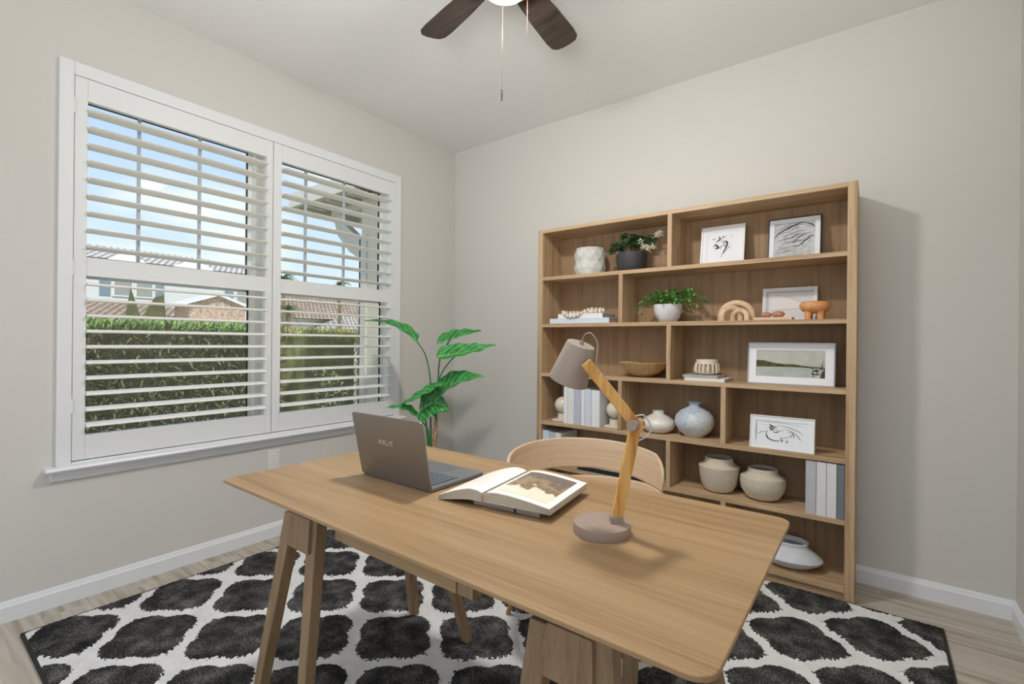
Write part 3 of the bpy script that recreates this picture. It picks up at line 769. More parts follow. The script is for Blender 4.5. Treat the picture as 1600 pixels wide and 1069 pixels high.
obj('joint_cord', MB().tube(bez([lp(.070, 1.000, -.008), lp(.088, 1.002, -.012), lp(.104, .976, -.012), (lp(.096, .958, -.011)), lp(.078, .946, -.008)]), .0016, 8), 'bk_mid', t, smooth=60)

# ------------------------------------------------------------------ chair
CC = Vector((1.940, -1.272, 0)); CROT = Matrix.Rotation(radians(47), 3, 'Z')
t = thing('armchair', CC, 'light wood shell chair with wraparound back tucked behind the desk', 'chair')
def cw(x, y, z): return CC + CROT @ Vector((x, y, z))
def band(z0f, z1f, ph0, ph1, nu=120, nv=20, zlo=0, zhi=1):
    def fn(a, c):
        k = 2 * a - 1; ph = ph0 + (ph1 - ph0) * c ** 3; p = k * ph
        z0, z1 = z0f(p), z1f(k); z = z0 + (z1 - z0) * c
        r = .268 + .15 * (z - .55)
        return cw(r * 1.04 * sin(p), r * cos(p), z)
    return MB().grid(fn, nu, nv, uv=True)
def slit(p, up):
    s_ = min(1, abs(p) / radians(78))
    return (.612 - .020 * s_ ** 2) if up else (.578 + .013 * s_ ** 2)
obj('backrest', band(lambda p: slit(p, True), lambda k: .739 - (.022 if k > 0 else .036) * abs(k) ** 2, radians(102), radians(82)), 'chair_veneer', t, solid=.011, smooth=180)
obj('seat_shell', band(lambda p: .45, lambda k: slit(k * radians(104), False), radians(112), radians(104)), 'chair_veneer', t, solid=.011, smooth=180)
obj('seat', MB().lathe((CC.x, CC.y, .425), [(.0001, 0), (.20, .003), (.235, .012), (.252, .028), (.246, .036), (.20, .024), (.0001, .020)], 48), 'chair_wood', t, smooth=60)
for sx, sy in ((-1, -1), (1, -1), (-1, 1), (1, 1)):
    obj('leg', MB().tube([cw(sx * .262, sy * .235 - .005, .0175), cw(sx * .15, sy * .13, .43)], [.010, .017], 12), 'chair_leg', t, smooth=60)

# ------------------------------------------------------------------ ceiling fan
FC = Vector((1.724, -1.535, 0))
t = thing('ceiling_fan', (FC.x, FC.y, H), 'dark bronze ceiling fan with walnut blades and a lit glass bowl', 'ceiling fan')
obj('motor_housing', MB().lathe(FC, [(.060, 2.700), (.0001 + .07, 2.7395)], 40).lathe(FC, [(.05, 2.50), (.105, 2.515), (.118, 2.56), (.115, 2.64), (.085, 2.70), (.06, 2.705)], 48), 'bronze', t, smooth=40)
for k in range(5):
    a = radians(95.6 + 72 * k); R = Matrix.Rotation(a, 3, 'Z') @ Matrix.Rotation(radians(-11), 3, 'X')
    pl = [(.150, -.040), (.165, -.050), (.30, -.062), (.46, -.068), (.505, -.064), (.526, -.048), (.533, -.02), (.533, .02), (.526, .048), (.505, .064), (.46, .068), (.30, .062), (.165, .050), (.150, .040)]
    bl_ = obj('blade', MB().extrude(pl, lambda u, v, d: Vector((FC.x, FC.y, 2.535)) + R @ Vector((u, v, d)), -.003, .003), 'fan_blade', t)
    obj('blade_arm', MB().extrude([(.09, -.014), (.15, -.016), (.185, -.034), (.20, -.03), (.20, .03), (.185, .034), (.15, .016), (.09, .014)], lambda u, v, d: Vector((FC.x, FC.y, 2.535)) + R @ Vector((u, v, d)), -.009, -.0035), 'bronze', bl_, bevel=.001)
obj('light_fitter', MB().lathe(FC, [(.045, 2.50), (.075, 2.492), (.098, 2.480), (.098, 2.466), (.001, 2.466)], 40), 'bronze', t, smooth=40)
bowl = obj('light_bowl', MB().lathe(FC, [(.0001, 2.428), (.028, 2.430), (.054, 2.437), (.076, 2.450), (.086, 2.468)], 40, close=False), 'bulb', t, smooth=180, label='glowing frosted glass bowl')
obj('finial', MB().lathe(FC, [(.001, 2.412), (.005, 2.415), (.006, 2.420), (.010, 2.425), (.010, 2.4277)], 20), 'bronze', bowl, smooth=40)
def chain(px, py, z0, z1, fob):
    b = MB(); z = z0
    while z > z1:
        b.sphere((px, py, z), .0011, 6); z -= .0042
    b.tube([(px, py, z0), (px, py, z1)], .0006, 5)
    c = obj('pull_chain', b, 'bronze', t, smooth=180)
    if fob:
        obj('fob', MB().tube([(px, py, z1 - .001), (px, py, z1 - .032)], [.0030, .0030], 10).tube([(px, py, z1 + .004), (px, py, z1 + .010)], .0026, 8), 'bronze', c, smooth=40)
chain(FC.x - .07, FC.y + .075, 2.475, 2.13, True)
chain(FC.x + .03, FC.y + .10, 2.475, 2.32, False)

# ------------------------------------------------------------------ framed pictures
def ribbons(b, strokes, fn, mi):
    """strokes: list of ([(u,v)..], width or [widths])"""
    for pts, wd in strokes:
        P = bez([(p[0], p[1], 0) for p in pts], 6) if len(pts) > 2 else [Vector((p[0], p[1], 0)) for p in pts]
        n = len(P); L, Rr = [], []
        for i, p in enumerate(P):
            d = (P[min(i + 1, n - 1)] - P[max(i - 1, 0)]); d.normalize()
            s = i / (n - 1); wi = wd * (sin(pi * min(.97, max(.03, s))) ** .6) if not isinstance(wd, (list, tuple)) else wd[0] + (wd[1] - wd[0]) * s
            q = Vector((-d.y, d.x, 0)) * wi / 2
            L.append(p + q); Rr.append(p - q)
        vs = [fn(q.x, q.y) for q in L] + [fn(q.x, q.y) for q in Rr]
        b.add(vs, [(i, i + 1, n + i + 1, n + i) for i in range(n - 1)], mi)
def picture(name, label, x0, x1, z0, h, yb, lean_, fm, matm, fw_, ft, mw, art, cat='picture frame', group=None, back=None):
    """x0,x1 outer; z0 foot; h height; yb y of the foot's front; lean_ radians; art(fn(u,v,layer), b) draws in 0..1"""
    t = thing(name, ((x0 + x1) / 2, yb, z0), label, cat, group)
    W = x1 - x0
    def P(u, v, d): return (x0 + u, yb + v * sin(lean_) - d * cos(lean_), z0 + .0006 + v * cos(lean_) + ft * sin(lean_) * 0 + d * sin(lean_))
    b = MB()
    for (u0, u1, v0, v1) in ((0, fw_, 0, h), (W - fw_, W, 0, h), (fw_, W - fw_, 0, fw_), (fw_, W - fw_, h - fw_, h)):
        b.extrude([(u0, v0), (u1, v0), (u1, v1), (u0, v1)], P, -ft, 0)
    obj('frame', b, fm, t, bevel=.0012)
    obj('backing', MB().extrude([(-.0012, 0), (W + .0012, 0), (W + .0012, h + .0012), (-.0012, h + .0012)], P, -ft - .006, -ft - .0002), (fm if fm != 'frame_white' else 'bk_grey') if back is None else back, t)
    if matm: 
        b = MB(); i0 = fw_; 
        for (u0, u1, v0, v1) in ((i0, i0 + mw, i0, h - i0), (W - i0 - mw, W - i0, i0, h - i0), (i0 + mw, W - i0 - mw, i0, i0 + mw), (i0 + mw, W - i0 - mw, h - i0 - mw, h - i0)):
            b.extrude([(u0, v0), (u1, v0), (u1, v1), (u0, v1)], P, -.0050, -.0036)
        obj('mount', b, matm, t)
    i0 = fw_ + (mw if matm else 0) - .0005
    aw, ah = W - 2 * i0, h - 2 * i0
    def A(u, v, l=0): return P(i0 + u * aw, i0 + v * ah, -.0066 + l * .00025)
    art(t, A)
    return t
def paper(A, mat='print_paper'):
    return MB().add([A(0, 0), A(1, 0), A(1, 1), A(0, 1)], [(0, 1, 2, 3)])
rnd = random.Random(3)
def art_flower(t, A):
    b = paper(A); S = []
    S += [([(.50, .20), (.60, .40), (.66, .58), (.60, .66), (.50, .60)], .05), ([(.50, .20), (.64, .36), (.78, .50)], .02), ([(.45, .10), (.53, .24)], .045)]
    S += [([(.20, .50), (.30, .56), (.36, .44), (.24, .46)], .05), ([(.26, .40), (.40, .48), (.46, .40)], .03), ([(.30, .66), (.42, .76), (.36, .84)], .05), ([(.38, .70), (.48, .66)], .04)]
    for k in range(16):
        x, y = .2 + .5 * rnd.random(), .4 + .42 * rnd.random()
        S.append(([(x, y), (x + .05 * rnd.uniform(-1, 1), y + .05 * rnd.random()), (x + .08 * rnd.uniform(-1, 1), y + .02)], .012 + .02 * rnd.random()))
    ribbons(b, S, lambda u, v: A(u, v, 1), 1)
    G = []
    for k in range(26):
        x, y = .25 + .6 * rnd.random(), .3 + .55 * rnd.random()
        G.append(([(x, y), (x + .03 * rnd.uniform(-1, 1), y + .04 * rnd.uniform(-1, 1)), (x + .05 * rnd.uniform(-1, 1), y + .03)], .008))
    ribbons(b, G, lambda u, v: A(u, v, 1.4), 2)
    obj('print', b, ['mat_board', 'ink', 'ink_grey'], t, label='black ink flower drawing')
picture('picture_frame', 'small framed black ink flower drawing on the top shelf', 2.028, 2.256, S1, .232, -.135, radians(10), 'frame_white', 'mat_board', .010, .012, .024, art_flower, group=None, back='frame_black')
def art_gnarl(t, A):
    b = MB(); paper_ = paper(A); b = paper_
    D, G = [], []
    D += [([(.0, .56), (.12, .72), (.36, .84), (.62, .96), (.78, .95)], .035), ([(.46, .30), (.62, .30), (.80, .46), (.92, .56), (.98, .52)], .03), ([(.44, .34), (.58, .50), (.72, .62), (.90, .64)], .022), ([(.75, .96), (.9, .9), (1.0, .8)], .03)]
    for k in range(26):
        y = .05 + .9 * rnd.random(); x = rnd.random() * .5; L_ = .2 + .4 * rnd.random(); h1 = rnd.uniform(.0, .14)
        G.append(([(x, y), (min(1, x + L_ / 2), min(.99, y + h1 * .7)), (min(1, x + L_), min(.99, y + h1))], .010 + .018 * rnd.random()))
    ribbons(b, G, lambda u, v: A(u, v, 1), 2); ribbons(b, D, lambda u, v: A(u, v, 2), 1)
    obj('print', b, [plain('grey_wash', (196, 198, 200), .9, var=.10, vscale=40), 'ink', 'ink_grey'], t, label='grey ink drawing of gnarled bark')
picture('picture_frame', 'framed grey ink bark drawing at the right of the top shelf', 2.366, 2.602, S1, .232, -.115, radians(9), 'frame_black', 'mat_board', .005, .016, .022, art_gnarl)
def art_abstract(t, A):
    b = paper(A)
    def sh(poly, l, mi): b.add([A(u, v, l) for u, v in poly], [tuple(range(len(poly)))], mi)
    sh([(.06, .0), (1, .0), (1, .9), (.92, .92), (.06, .92)], 1, 1)
    arc = [(.12, .86)] + [(.12 + .80 * k / 10, .86 - .52 * (k / 10) ** 1.9) for k in range(1, 11)] + [(.92, .32), (.12, .30)]
    sh(arc, 2, 2)
    ribbons(b, [([(.12, .86), (.45, .77), (.75, .58), (.95, .28)], .014), ([(.08, .30), (.5, .33), (.92, .36)], .016)], lambda u, v: A(u, v, 3), 3)
    obj('print', b, [plain('abs_ground', (196, 196, 200), .9), plain('abs_white', (226, 224, 224), .9), plain('abs_cream', (234, 230, 226), .9), plain('abs_line', (172, 160, 148), .9)], t, label='pale abstract print with one long curve')
picture('picture_frame', 'white framed pale abstract print behind the footed wooden bowl', 2.338, 2.586, S2, .178, -.085, radians(8), 'frame_white', 'mat_board', .010, .012, .006, art_abstract)
def art_lake(t, A):
    b = MB(); b.add([A(0, .46), A(1, .46), A(1, 1), A(0, 1)], [(0, 1, 2, 3)], 0); b.add([A(0, 0), A(1, 0), A(1, .46), A(0, .46)], [(0, 1, 2, 3)], 1)
    hill = [(0, .36)] + [(x, .36 + h) for x, h in ((0, .26), (.12, .25), (.25, .17), (.40, .13), (.48, .13), (.56, .13), (.70, .08), (.85, .05), (1, .03))] + [(1, .36)]
    hill = [(x, y if i in (0,) or i == len(hill) - 1 else y) for i, (x, y) in enumerate(hill)]
    b.add([A(u, v, 1) for u, v in hill], [tuple(range(len(hill)))[::-1]], 2)
    ribbons(b, [([(.0, .36), (.5, .37), (1, .34)], .012)], lambda u, v: A(u, v, 2), 4)
    b.add([A(u, v, 2) for u, v in ((.93, 0), (1, 0), (1, .42), (.97, .22), (.94, .15))], [(0, 1, 2, 3, 4)], 3)
    S = [([(.99, .15), (.96, .4), (.97, .66)], .012), ([(.98, .3), (.94, .46), (.92, .56)], .008), ([(.98, .42), (1.0, .56)], .008)]
    for k in range(22):
        x = .78 + .2 * rnd.random(); y = .05 + .28 * rnd.random()
        S.append(([(x, y), (x + .015, y + .02), (x + .035, y + .01)], .03))
    ribbons(b, S, lambda u, v: A(u, v, 3), 3)
    obj('print', b, [plain('lake_sky', (190, 192, 182), .9, var=.06, vscale=14), plain('lake_water', (176, 184, 178), .9, var=.06, vscale=18), plain('lake_hill', (74, 78, 46), .9, var=.3, vscale=40), plain('lake_tree', (66, 64, 38), .9, var=.3, vscale=60), plain('lake_shore', (214, 216, 206), .9)], t, label='lake landscape with low hills and a bare tree')
picture('picture_frame', 'wide silver framed lake landscape on the middle shelf', 2.288, 2.668, S3, .214, -.185, radians(9), 'frame_silver', 'mat_board', .006, .020, .034, art_lake)
def art_bird(t, A):
    b = paper(A); D, G, O = [], [], []
    D += [([(.20, .42), (.26, .24), (.40, .16), (.50, .22)], .035), ([(.14, .84), (.24, .78)], .025), ([(.26, .86), (.34, .76), (.42, .74)], .045), ([(.66, .48), (.70, .38)], .06), ([(.34, .56), (.40, .52), (.46, .58)], .03), ([(.48, .36), (.52, .2), (.50, .12)], .02)]
    G += [([(.05, .38), (.12, .50), (.24, .52)], .02), ([(.40, .84), (.60, .80), (.80, .66), (.90, .54)], .025), ([(.52, .72), (.70, .62), (.82, .40), (.86, .28)], .022), ([(.50, .30), (.60, .34), (.68, .42)], .02), ([(.58, .14), (.62, .22), (.60, .08)], .02), ([(.24, .62), (.22, .48), (.24, .3)], .015), ([(.02, .92), (.5, .94), (.98, .86)], .012), ([(.02, .1), (.02, .6), (.02, .92)], .016)]
    O += [([(.28, .76), (.32, .66), (.30, .58)], .09), ([(.36, .70), (.44, .60), (.56, .66)], .02), ([(.60, .60), (.70, .56), (.74, .36)], .03), ([(.22, .70), (.30, .74)], .04)]
    ribbons(b, O, lambda u, v: A(u, v, 1), 3); ribbons(b, G, lambda u, v: A(u, v, 2), 2); ribbons(b, D, lambda u, v: A(u, v, 3), 1)
    obj('print', b, ['mat_board', 'ink', 'ink_grey', 'ink_olive'], t, label='loose ink sketch of a horned animal')
picture('picture_frame', 'white framed ink sketch of a horned animal below the lake picture', 2.316, 2.595, S4, .163, -.262, radians(9), 'frame_white', 'mat_board', .006, .014, .019, art_bird)

# ------------------------------------------------------------------ vessels and ornaments on the shelves
# faceted planter, row 1
b = MB(); c = Vector((1.350, -.150, S1)); n = 11; rings = [(0, .086, 0), (.010, .092, 0), (.062, .104, 1), (.115, .094, 0), (.158, .103, 1), (.180, .092, 0)]
rings = [(0, .088, 0), (.045, .1025, 1), (.090, .097, 0), (.135, .1025, 1), (.176, .091, 0)]
vs = []
for z, r, o in rings:
    for k in range(n):
        a = 2 * pi * (k + .5 * o) / n; vs.append((c.x + r * cos(a), c.y + r * sin(a), c.z + z))
fs = []
for i in range(len(rings) - 1):
    o = rings[i][2]
    for k in range(n):
        a, b1 = i * n + k, i * n + (k + 1) % n; d, e1 = (i + 1) * n + k, (i + 1) * n + (k + 1) % n
        if o == 0: fs += [(a, b1, d), (b1, e1, d)]
        else: fs += [(a, e1, d), (a, b1, e1)]
fs += [tuple(range(n))[::-1], tuple(range((len(rings) - 1) * n, len(rings) * n))]
b.add(vs, fs)
tag(obj('faceted_planter', b, 'plaster', None, base=c), 'pale grey faceted planter at the left of the top shelf', 'planter')

def leafcloud(spots, size, rnd, droop=0.0, aspect=.55, fold=.25):
    """small folded two-quad leaves at (pos, dir)"""
    b = MB()
    for p, d in spots:
        p = Vector(p); d = Vector(d).normalized(); L = size * rnd.uniform(.7, 1.25)
        up = Vector((rnd.uniform(-.5, .5), rnd.uniform(-.5, .5), 1)); s = d.cross(up).normalized(); nrm = s.cross(d).normalized()
        W = L * aspect
        q = [p, p + d * L * .35 + s * W * .5 + nrm * W * fold, p + d * L + Vector((0, 0, -droop * L)), p + d * L * .35 - s * W * .5 + nrm * W * fold, p + d * L * .75 + s * W * .36 + nrm * W * fold * .6 - Vector((0, 0, droop * L * .4)), p + d * L * .75 - s * W * .36 + nrm * W * fold * .6 - Vector((0, 0, droop * L * .4)), p + d * L * .4, p + d * L * .75 - Vector((0, 0, droop * L * .4))]
        b.add(q, [(0, 6, 1), (0, 3, 6), (6, 7, 4, 1), (3, 5, 7, 6), (7, 2, 4), (5, 2, 7)])
    return b
# dark pot with leafy sprigs and berries
c = Vector((1.632, -.150, S1)); t = thing('potted_plant', c, 'dark green leafy plant with cream blossoms in a charcoal pot, top shelf', 'potted plant')
obj('pot', MB().lathe(c, [(.066, 0), (.074, .006), (.086, .05), (.092, .10), (.090, .118), (.084, .118), (.082, .10)], 44, close=False).lathe(c, [(.0001, .0003), (.066, .0003)], 44, close=False), 'dark_pot', t, smooth=45)
obj('soil', MB().lathe(c, [(.0001, .108), (.0835, .104)], 24, close=False), 'soil', t)
rr = random.Random(11); stems = MB(); spots = []
tips = [(-.12, .02, .18), (-.10, -.03, .12), (-.07, .0, .225), (-.02, .02, .245), (.0, -.04, .20), (.03, .03, .22), (.06, -.01, .19), (.10, .02, .20), (-.05, -.05, .16), (.02, -.06, .15), (-.13, 0, .135), (.13, .02, .205), (.07, -.04, .14)]
for (x, y, z) in tips:
    p0 = c + Vector((x * .3, y * .4, .105)); p2 = c + Vector((x, y, z)); p1 = (p0 + p2) / 2 + Vector((x * .1, 0, .03))
    P = bez([p0, p1, p2], 6); stems.tube(P, .0018, 5)
    for k in range(9):
        q = P[int(4 + (len(P) - 5) * k / 9)]; a = rr.uniform(0, 2 * pi)
        spots.append((q, (cos(a) + x * 3, sin(a) * .8, rr.uniform(-.1, .5))))
obj('stems', stems, 'stem_brown', t, smooth=60)
obj('foliage', leafcloud(spots, .054, rr, .15, .62), 'foliage_a', t)
b = MB(); st = MB()
for (x, y, z) in ((.075, -.05, .178), (.10, -.06, .142), (.165, -.03, .205), (.155, -.06, .135), (.13, -.07, .125), (.18, -.02, .215)):
    P = bez([c + Vector((.02, -.02, .12)), c + Vector((x * .6, y * .6, z * .95 + .01)), c + Vector((x, y, z))], 6); st.tube(P, .0012, 5)
    for k in range(30):
        b.sphere((c.x + x + rr.gauss(0, .010), c.y + y + rr.gauss(0, .008), c.z + z + rr.gauss(0, .009)), rr.uniform(.0022, .0038), 6)
obj('blossoms', b, 'berry', t, smooth=180, label='clusters of small cream blossoms'); obj('blossom_stems', st, 'stem_brown', t)

def flat_book(name, label, x0, x1, y0, y1, z0, th, cov, group=None, spine=True):
    t = thing(name, ((x0 + x1) / 2, (y0 + y1) / 2, z0), label, 'book', group)
    obj('cover', MB().box(x0, x1, y0, y1, z0 + .0003, z0 + .0025).box(x0, x1, y0, y1, z0 + th - .0025, z0 + th).box(x0, x1, y0, y0 + .003, z0 + .0025, z0 + th - .0025), cov, t, bevel=.0006)
    obj('pages', MB().box(x0 + .003, x1 - .003, y0 + .0035, y1 - .003, z0 + .0026, z0 + th - .0026), 'page_edge' if cov != 'bk_white' else 'bk_grey', t)
    return t
flat_book('flat_book', 'wide pale blue book at the bottom under the wooden bead garland', 1.118, 1.540, -.262, -.06, S2, .033, 'bk_pale')
flat_book('flat_book', 'smaller white book on top of the pale blue one, holding the beads', 1.175, 1.492, -.252, -.07, S2 + .0333, .029, 'bk_white')
# bead garland
path = bez([(1.185, -.205, .067), (1.215, -.17, .069), (1.26, -.155, .069), (1.31, -.15, .069), (1.35, -.165, .069), (1.375, -.195, .070), (1.40, -.225, .070), (1.44, -.235, .070), (1.475, -.215, .071),
            (1.455, -.18, .084), (1.42, -.185, .085), (1.385, -.205, .086), (1.36, -.235, .072), (1.335, -.262, .052), (1.30, -.268, .040), (1.265, -.268, .040), (1.235, -.262, .055), (1.205, -.235, .070), (1.185, -.205, .067)], 8)
t = thing('bead_garland', (1.33, -.2, S2 + .0625), 'garland of pale wooden beads draped over the white book', 'garland')
acc = 0; last = None; pts = []
for i, p in enumerate(path):
    if last is None or (p - last).length >= .0228: pts.append(p); last = p
proto = None
for p in pts:
    if proto is None:
        proto = obj('bead', MB().sphere((t.location.x, t.location.y, t.location.z), .0122, 14), 'bead', t, smooth=180); o = proto
    else:
        o = proto.copy(); COL.objects.link(o); o.parent = t
    o.location = Vector((p.x, p.y, S2 + p.z + .004)) - t.location
obj('string', MB().tube([(p.x, p.y, S2 + p.z + .004) for p in path], .0012, 5), 'string', t)

# ivy
c = Vector((1.858, -.150, S2)); t = thing('potted_ivy', c, 'trailing green ivy in a white veined round pot', 'potted plant')
obj('pot', MB().lathe(c, [(.042, 0), (.050, .004), (.066, .03), (.077, .066), (.080, .104), (.075, .104), (.072, .08)], 44, close=False).lathe(c, [(.0001, .0003), (.042, .0003)], 44, close=False), 'marble_pot', t, smooth=45)
obj('soil', MB().lathe(c, [(.0001, .096), (.074, .092)], 24, close=False), 'soil', t)
rr = random.Random(5); stems = MB(); spots = []
tr_ = [((-.19, -.04, .045)), ((-.16, -.06, .075)), ((-.13, .03, .11)), ((-.10, -.06, .125)), ((.20, -.02, .12)), ((.17, -.05, .075)), ((.13, -.06, .06)), ((.10, .03, .15)), ((.05, -.07, .145)), ((0, .04, .155)), ((-.05, -.08, .135)), ((.14, .03, .145)), ((.22, .0, .095)), ((-.09, .0, .15)), ((.04, .0, .16)), ((.08, -.08, .10)), ((-.15, -.02, .03)), ((-.06, -.03, .16)), ((.16, .0, .16)), ((.0, -.08, .12))]
for (x, y, z) in tr_:
    x *= 1.10
    p0 = c + Vector((x * .15, y * .2, .09)); p1 = c + Vector((x * .55, y * .7, max(z, .12) + .025)); p2 = c + Vector((x, y, z))
    P = bez([p0, p1, p2], 10); stems.tube(P, .0011, 5)
    for k in range(17):
        q = P[2 + int((len(P) - 3) * k / 17)]; a = rr.uniform(0, 2 * pi)
        spots.append((q + Vector((rr.gauss(0, .006), rr.gauss(0, .006), rr.gauss(0, .005))), (cos(a), sin(a), rr.uniform(-.5, .3))))
obj('stems', stems, 'leaf_stem', t); obj('foliage', leafcloud(spots, .024, rr, .3, .8), 'foliage_ivy', t)

# knot arches (wooden knot sculpture)
c = Vector((2.225, -.160, S2)); t = thing('arch_sculpture', c, 'pale wooden sculpture of two interlocked arches', 'sculpture')
def arch(cx, w_, h, y0, y1, r, nm, lean_=0):
    P = [Vector((c.x + cx - w_ / 2, y0, S2 + r * .15))] + [Vector((c.x + cx - w_ / 2 * cos(a), y0 + (y1 - y0) * (a / pi), S2 + h - w_ / 2 * .95 + sin(a) * w_ / 2 * .95 + lean_ * 0)) for a in [pi * k / 20 for k in range(21)]] + [Vector((c.x + cx + w_ / 2, y1, S2 + r * .15))]
    obj(nm, MB().tube(P, r, 16), 'bleached', t, smooth=60)
arch(0, .155, .100, -.150, -.140, .0165, 'outer_arch')
arch(-.020, .085, .072, -.185, -.150, .0155, 'inner_arch')
arch(.022, .075, .058, -.150, -.185, .0140, 'small_arch')

# wooden discs on wooden book + footed bowl
t = flat_book('wooden_board', 'thin pale wooden board under the two reddish pebbles', 2.330, 2.498, -.262, -.15, S2, .014, 'bleached')
t['category'] = 'board'
for i, (x, l) in enumerate(((2.378, 'left reddish wooden pebble on the thin board'), (2.431, 'right, larger reddish wooden pebble on the thin board, nearer the footed bowl'))):
    b = MB().sphere((x, -.205, S2 + .0155 + .006), .026 + .004 * i, 20, sc=(1, .7, .55))
    o = obj('wooden_pebble', b, plain('reddish_wood%d' % i, (176, 128, 104), .5, var=.1, vscale=60), None, base=(x, -.205, S2 + .0142), smooth=180)
    # rest on the board
    zmin = min(v.co.z for v in o.data.vertices); o.data.transform(Matrix.Translation((0, 0, -zmin)))
    tag(o, l, 'ornament', 'wooden pebbles on the board')
c = Vector((2.586, -.190, S2)); t = thing('footed_bowl', c, 'turned orange wood bowl on four stubby feet', 'bowl')
obj('bowl', MB().lathe(c, [(.0001, .030), (.030, .031), (.055, .043), (.066, .060), (.063, .078), (.050, .088), (.044, .088), (.050, .076), (.045, .055), (.0001, .045)], 44, close=False), 'terracotta', t, smooth=50)
for a in (45, 135, 225, 315):
    x, y = c.x + .036 * cos(radians(a)), c.y + .036 * sin(radians(a)); obj('foot', MB().tube([(x, y, S2 + .0005), (x, y, S2 + .045)], [.014, .016], 14), 'terracotta', t, smooth=50)

# row 3: wooden bowl, books with basket cup
c = Vector((1.711, -.140, S3)); tag(obj('wooden_bowl', MB().lathe(c, [(.0001, .0), (.040, .0), (.050, .003), (.090, .022), (.125, .052), (.147, .086), (.143, .088), (.120, .058), (.085, .030), (.0001, .014)], 56, close=False), 'bowl_wood', None, base=c, smooth=50),
    'wide shallow wooden bowl on the middle shelf behind the desk lamp', 'bowl')
flat_book('flat_book', 'lower grey speckled book under the slotted cup', 1.990, 2.196, -.262, -.07, S3, .018, 'bk_offwhite')
flat_book('flat_book', 'upper thin grey book directly beneath the slotted cup', 1.978, 2.160, -.255, -.09, S3 + .0183, .014, 'bk_grey')
c = Vector((2.080, -.160, S3 + .0326)); t = thing('slotted_cup', c, 'cream and wood cup with vertical slots on two thin books', 'cup')
obj('cup_base', MB().lathe(c, [(.0001, .0), (.046, .0005), (.058, .006), (.063, .016), (.058, .017), (.0001, .012)], 40, close=False), 'cream', t, smooth=50)
obj('cup_rim', MB().lathe(c, [(.058, .058), (.0565, .083), (.052, .083), (.053, .058), (.058, .058)], 40, close=False), 'cream', t, smooth=50)
b = MB()
for k in range(16):
    a = 2 * pi * k / 16; b.tube([(c.x + .0595 * cos(a), c.y + .0595 * sin(a), c.z + .012), (c.x + .0625 * cos(a), c.y + .0625 * sin(a), c.z + .03), (c.x + .0565 * cos(a), c.y + .0565 * sin(a), c.z + .062)], .0058, 8)
obj('cup_bars', b, 'cream', t, smooth=60); obj('liner', MB().lathe(c, [(.050, .014), (.050, .075)], 40, close=False), 'bleached', t, smooth=60)

# row 4: bookends, five books, vases
def upright(name, label, x0, x1, y0, y1, z0, h, cov, group, pages=True, cat='book'):
    t = thing(name, ((x0 + x1) / 2, (y0 + y1) / 2, z0), label, cat, group)
    if pages:
        obj('cover', MB().box(x0, x0 + .002, y0, y1, z0 + .0003, z0 + h).box(x1 - .002, x1, y0, y1, z0 + .0003, z0 + h).box(x0 + .002, x1 - .002, y0, y0 + .003, z0 + .0003, z0 + h), cov, t, bevel=.0006)
        obj('pages', MB().box(x0 + .0022, x1 - .0022, y0 + .0032, y1 - .003, z0 + .003, z0 + h - .004), 'page_edge', t)
    else:
        obj('cover', MB().box(x0, x1, y0, y1, z0 + .0003, z0 + h), cov, t, bevel=.0012)
    return t
gB = 'books between the round bookends'
bs = [(1.233, 1.262, 'bk_white', 'thin white book leaning beside the left cream bookend'), (1.2635, 1.309, 'bk_offwhite', 'thick off white patterned book, second from the left bookend'), (1.3105, 1.357, 'bk_bluegrey', 'lilac grey book in the middle of the row between the bookends'),
      (1.359, 1.384, 'bk_white', 'slim white book just right of the lilac grey one'), (1.3855, 1.428, 'bk_pale', 'pale blue speckled book, second from the right bookend'), (1.4305, 1.486, 'bk_white', 'thick white book touching the right cream bookend')]
for i, (x0, x1, cv, lb) in enumerate(bs): upright('upright_book', lb, x0, x1, -.268, -.10, S4, .232 - .004 * (i % 3), cv, gB)
for (x, lb) in ((1.178, 'cream glazed sphere bookend at the left of the white books'), (1.550, 'cream glazed sphere bookend at the right of the white books')):
    c = Vector((x, -.185, S4)); t = thing('sphere_bookend', c, lb, 'bookend', 'cream sphere bookends')
    obj('foot', MB().box(x - .048, x + .048, -.235, -.135, S4 + .0003, S4 + .014).lathe(c, [(.036, .014), (.034, .030), (.034, .048), (.038, .052)], 32), 'cream', t, bevel=.002, smooth=35)
    obj('ball', MB().sphere((x, -.185, S4 + .105), .054, 32), 'cream', t, smooth=180)
c = Vector((1.815, -.170, S4)); tag(obj('squat_vase', MB().lathe(c, [(.0001, 0), (.050, .0), (.066, .006), (.090, .028), (.097, .050), (.090, .070), (.060, .092), (.036, .104), (.031, .110), (.032, .124), (.027, .124), (.026, .106), (.050, .085), (.0001, .03)], 52, close=False), 'white_ceramic', None, base=c, smooth=60),
    'squat white glazed vase with short neck beside the speckled vase', 'vase')
c = Vector((2.017, -.160, S4)); tag(obj('round_vase', MB().lathe(c, [(.0001, 0), (.052, .0), (.054, .006), (.056, .008), (.084, .030), (.102, .062), (.106, .088), (.097, .118), (.074, .142), (.046, .157), (.030, .166), (.027, .174), (.030, .183), (.039, .190), (.036, .191), (.024, .176), (.024, .160), (.06, .14), (.0001, .04)], 56, close=False), 'speckle_blue', None, base=c, smooth=60),
    'round blue white speckled vase with flared lip', 'vase')

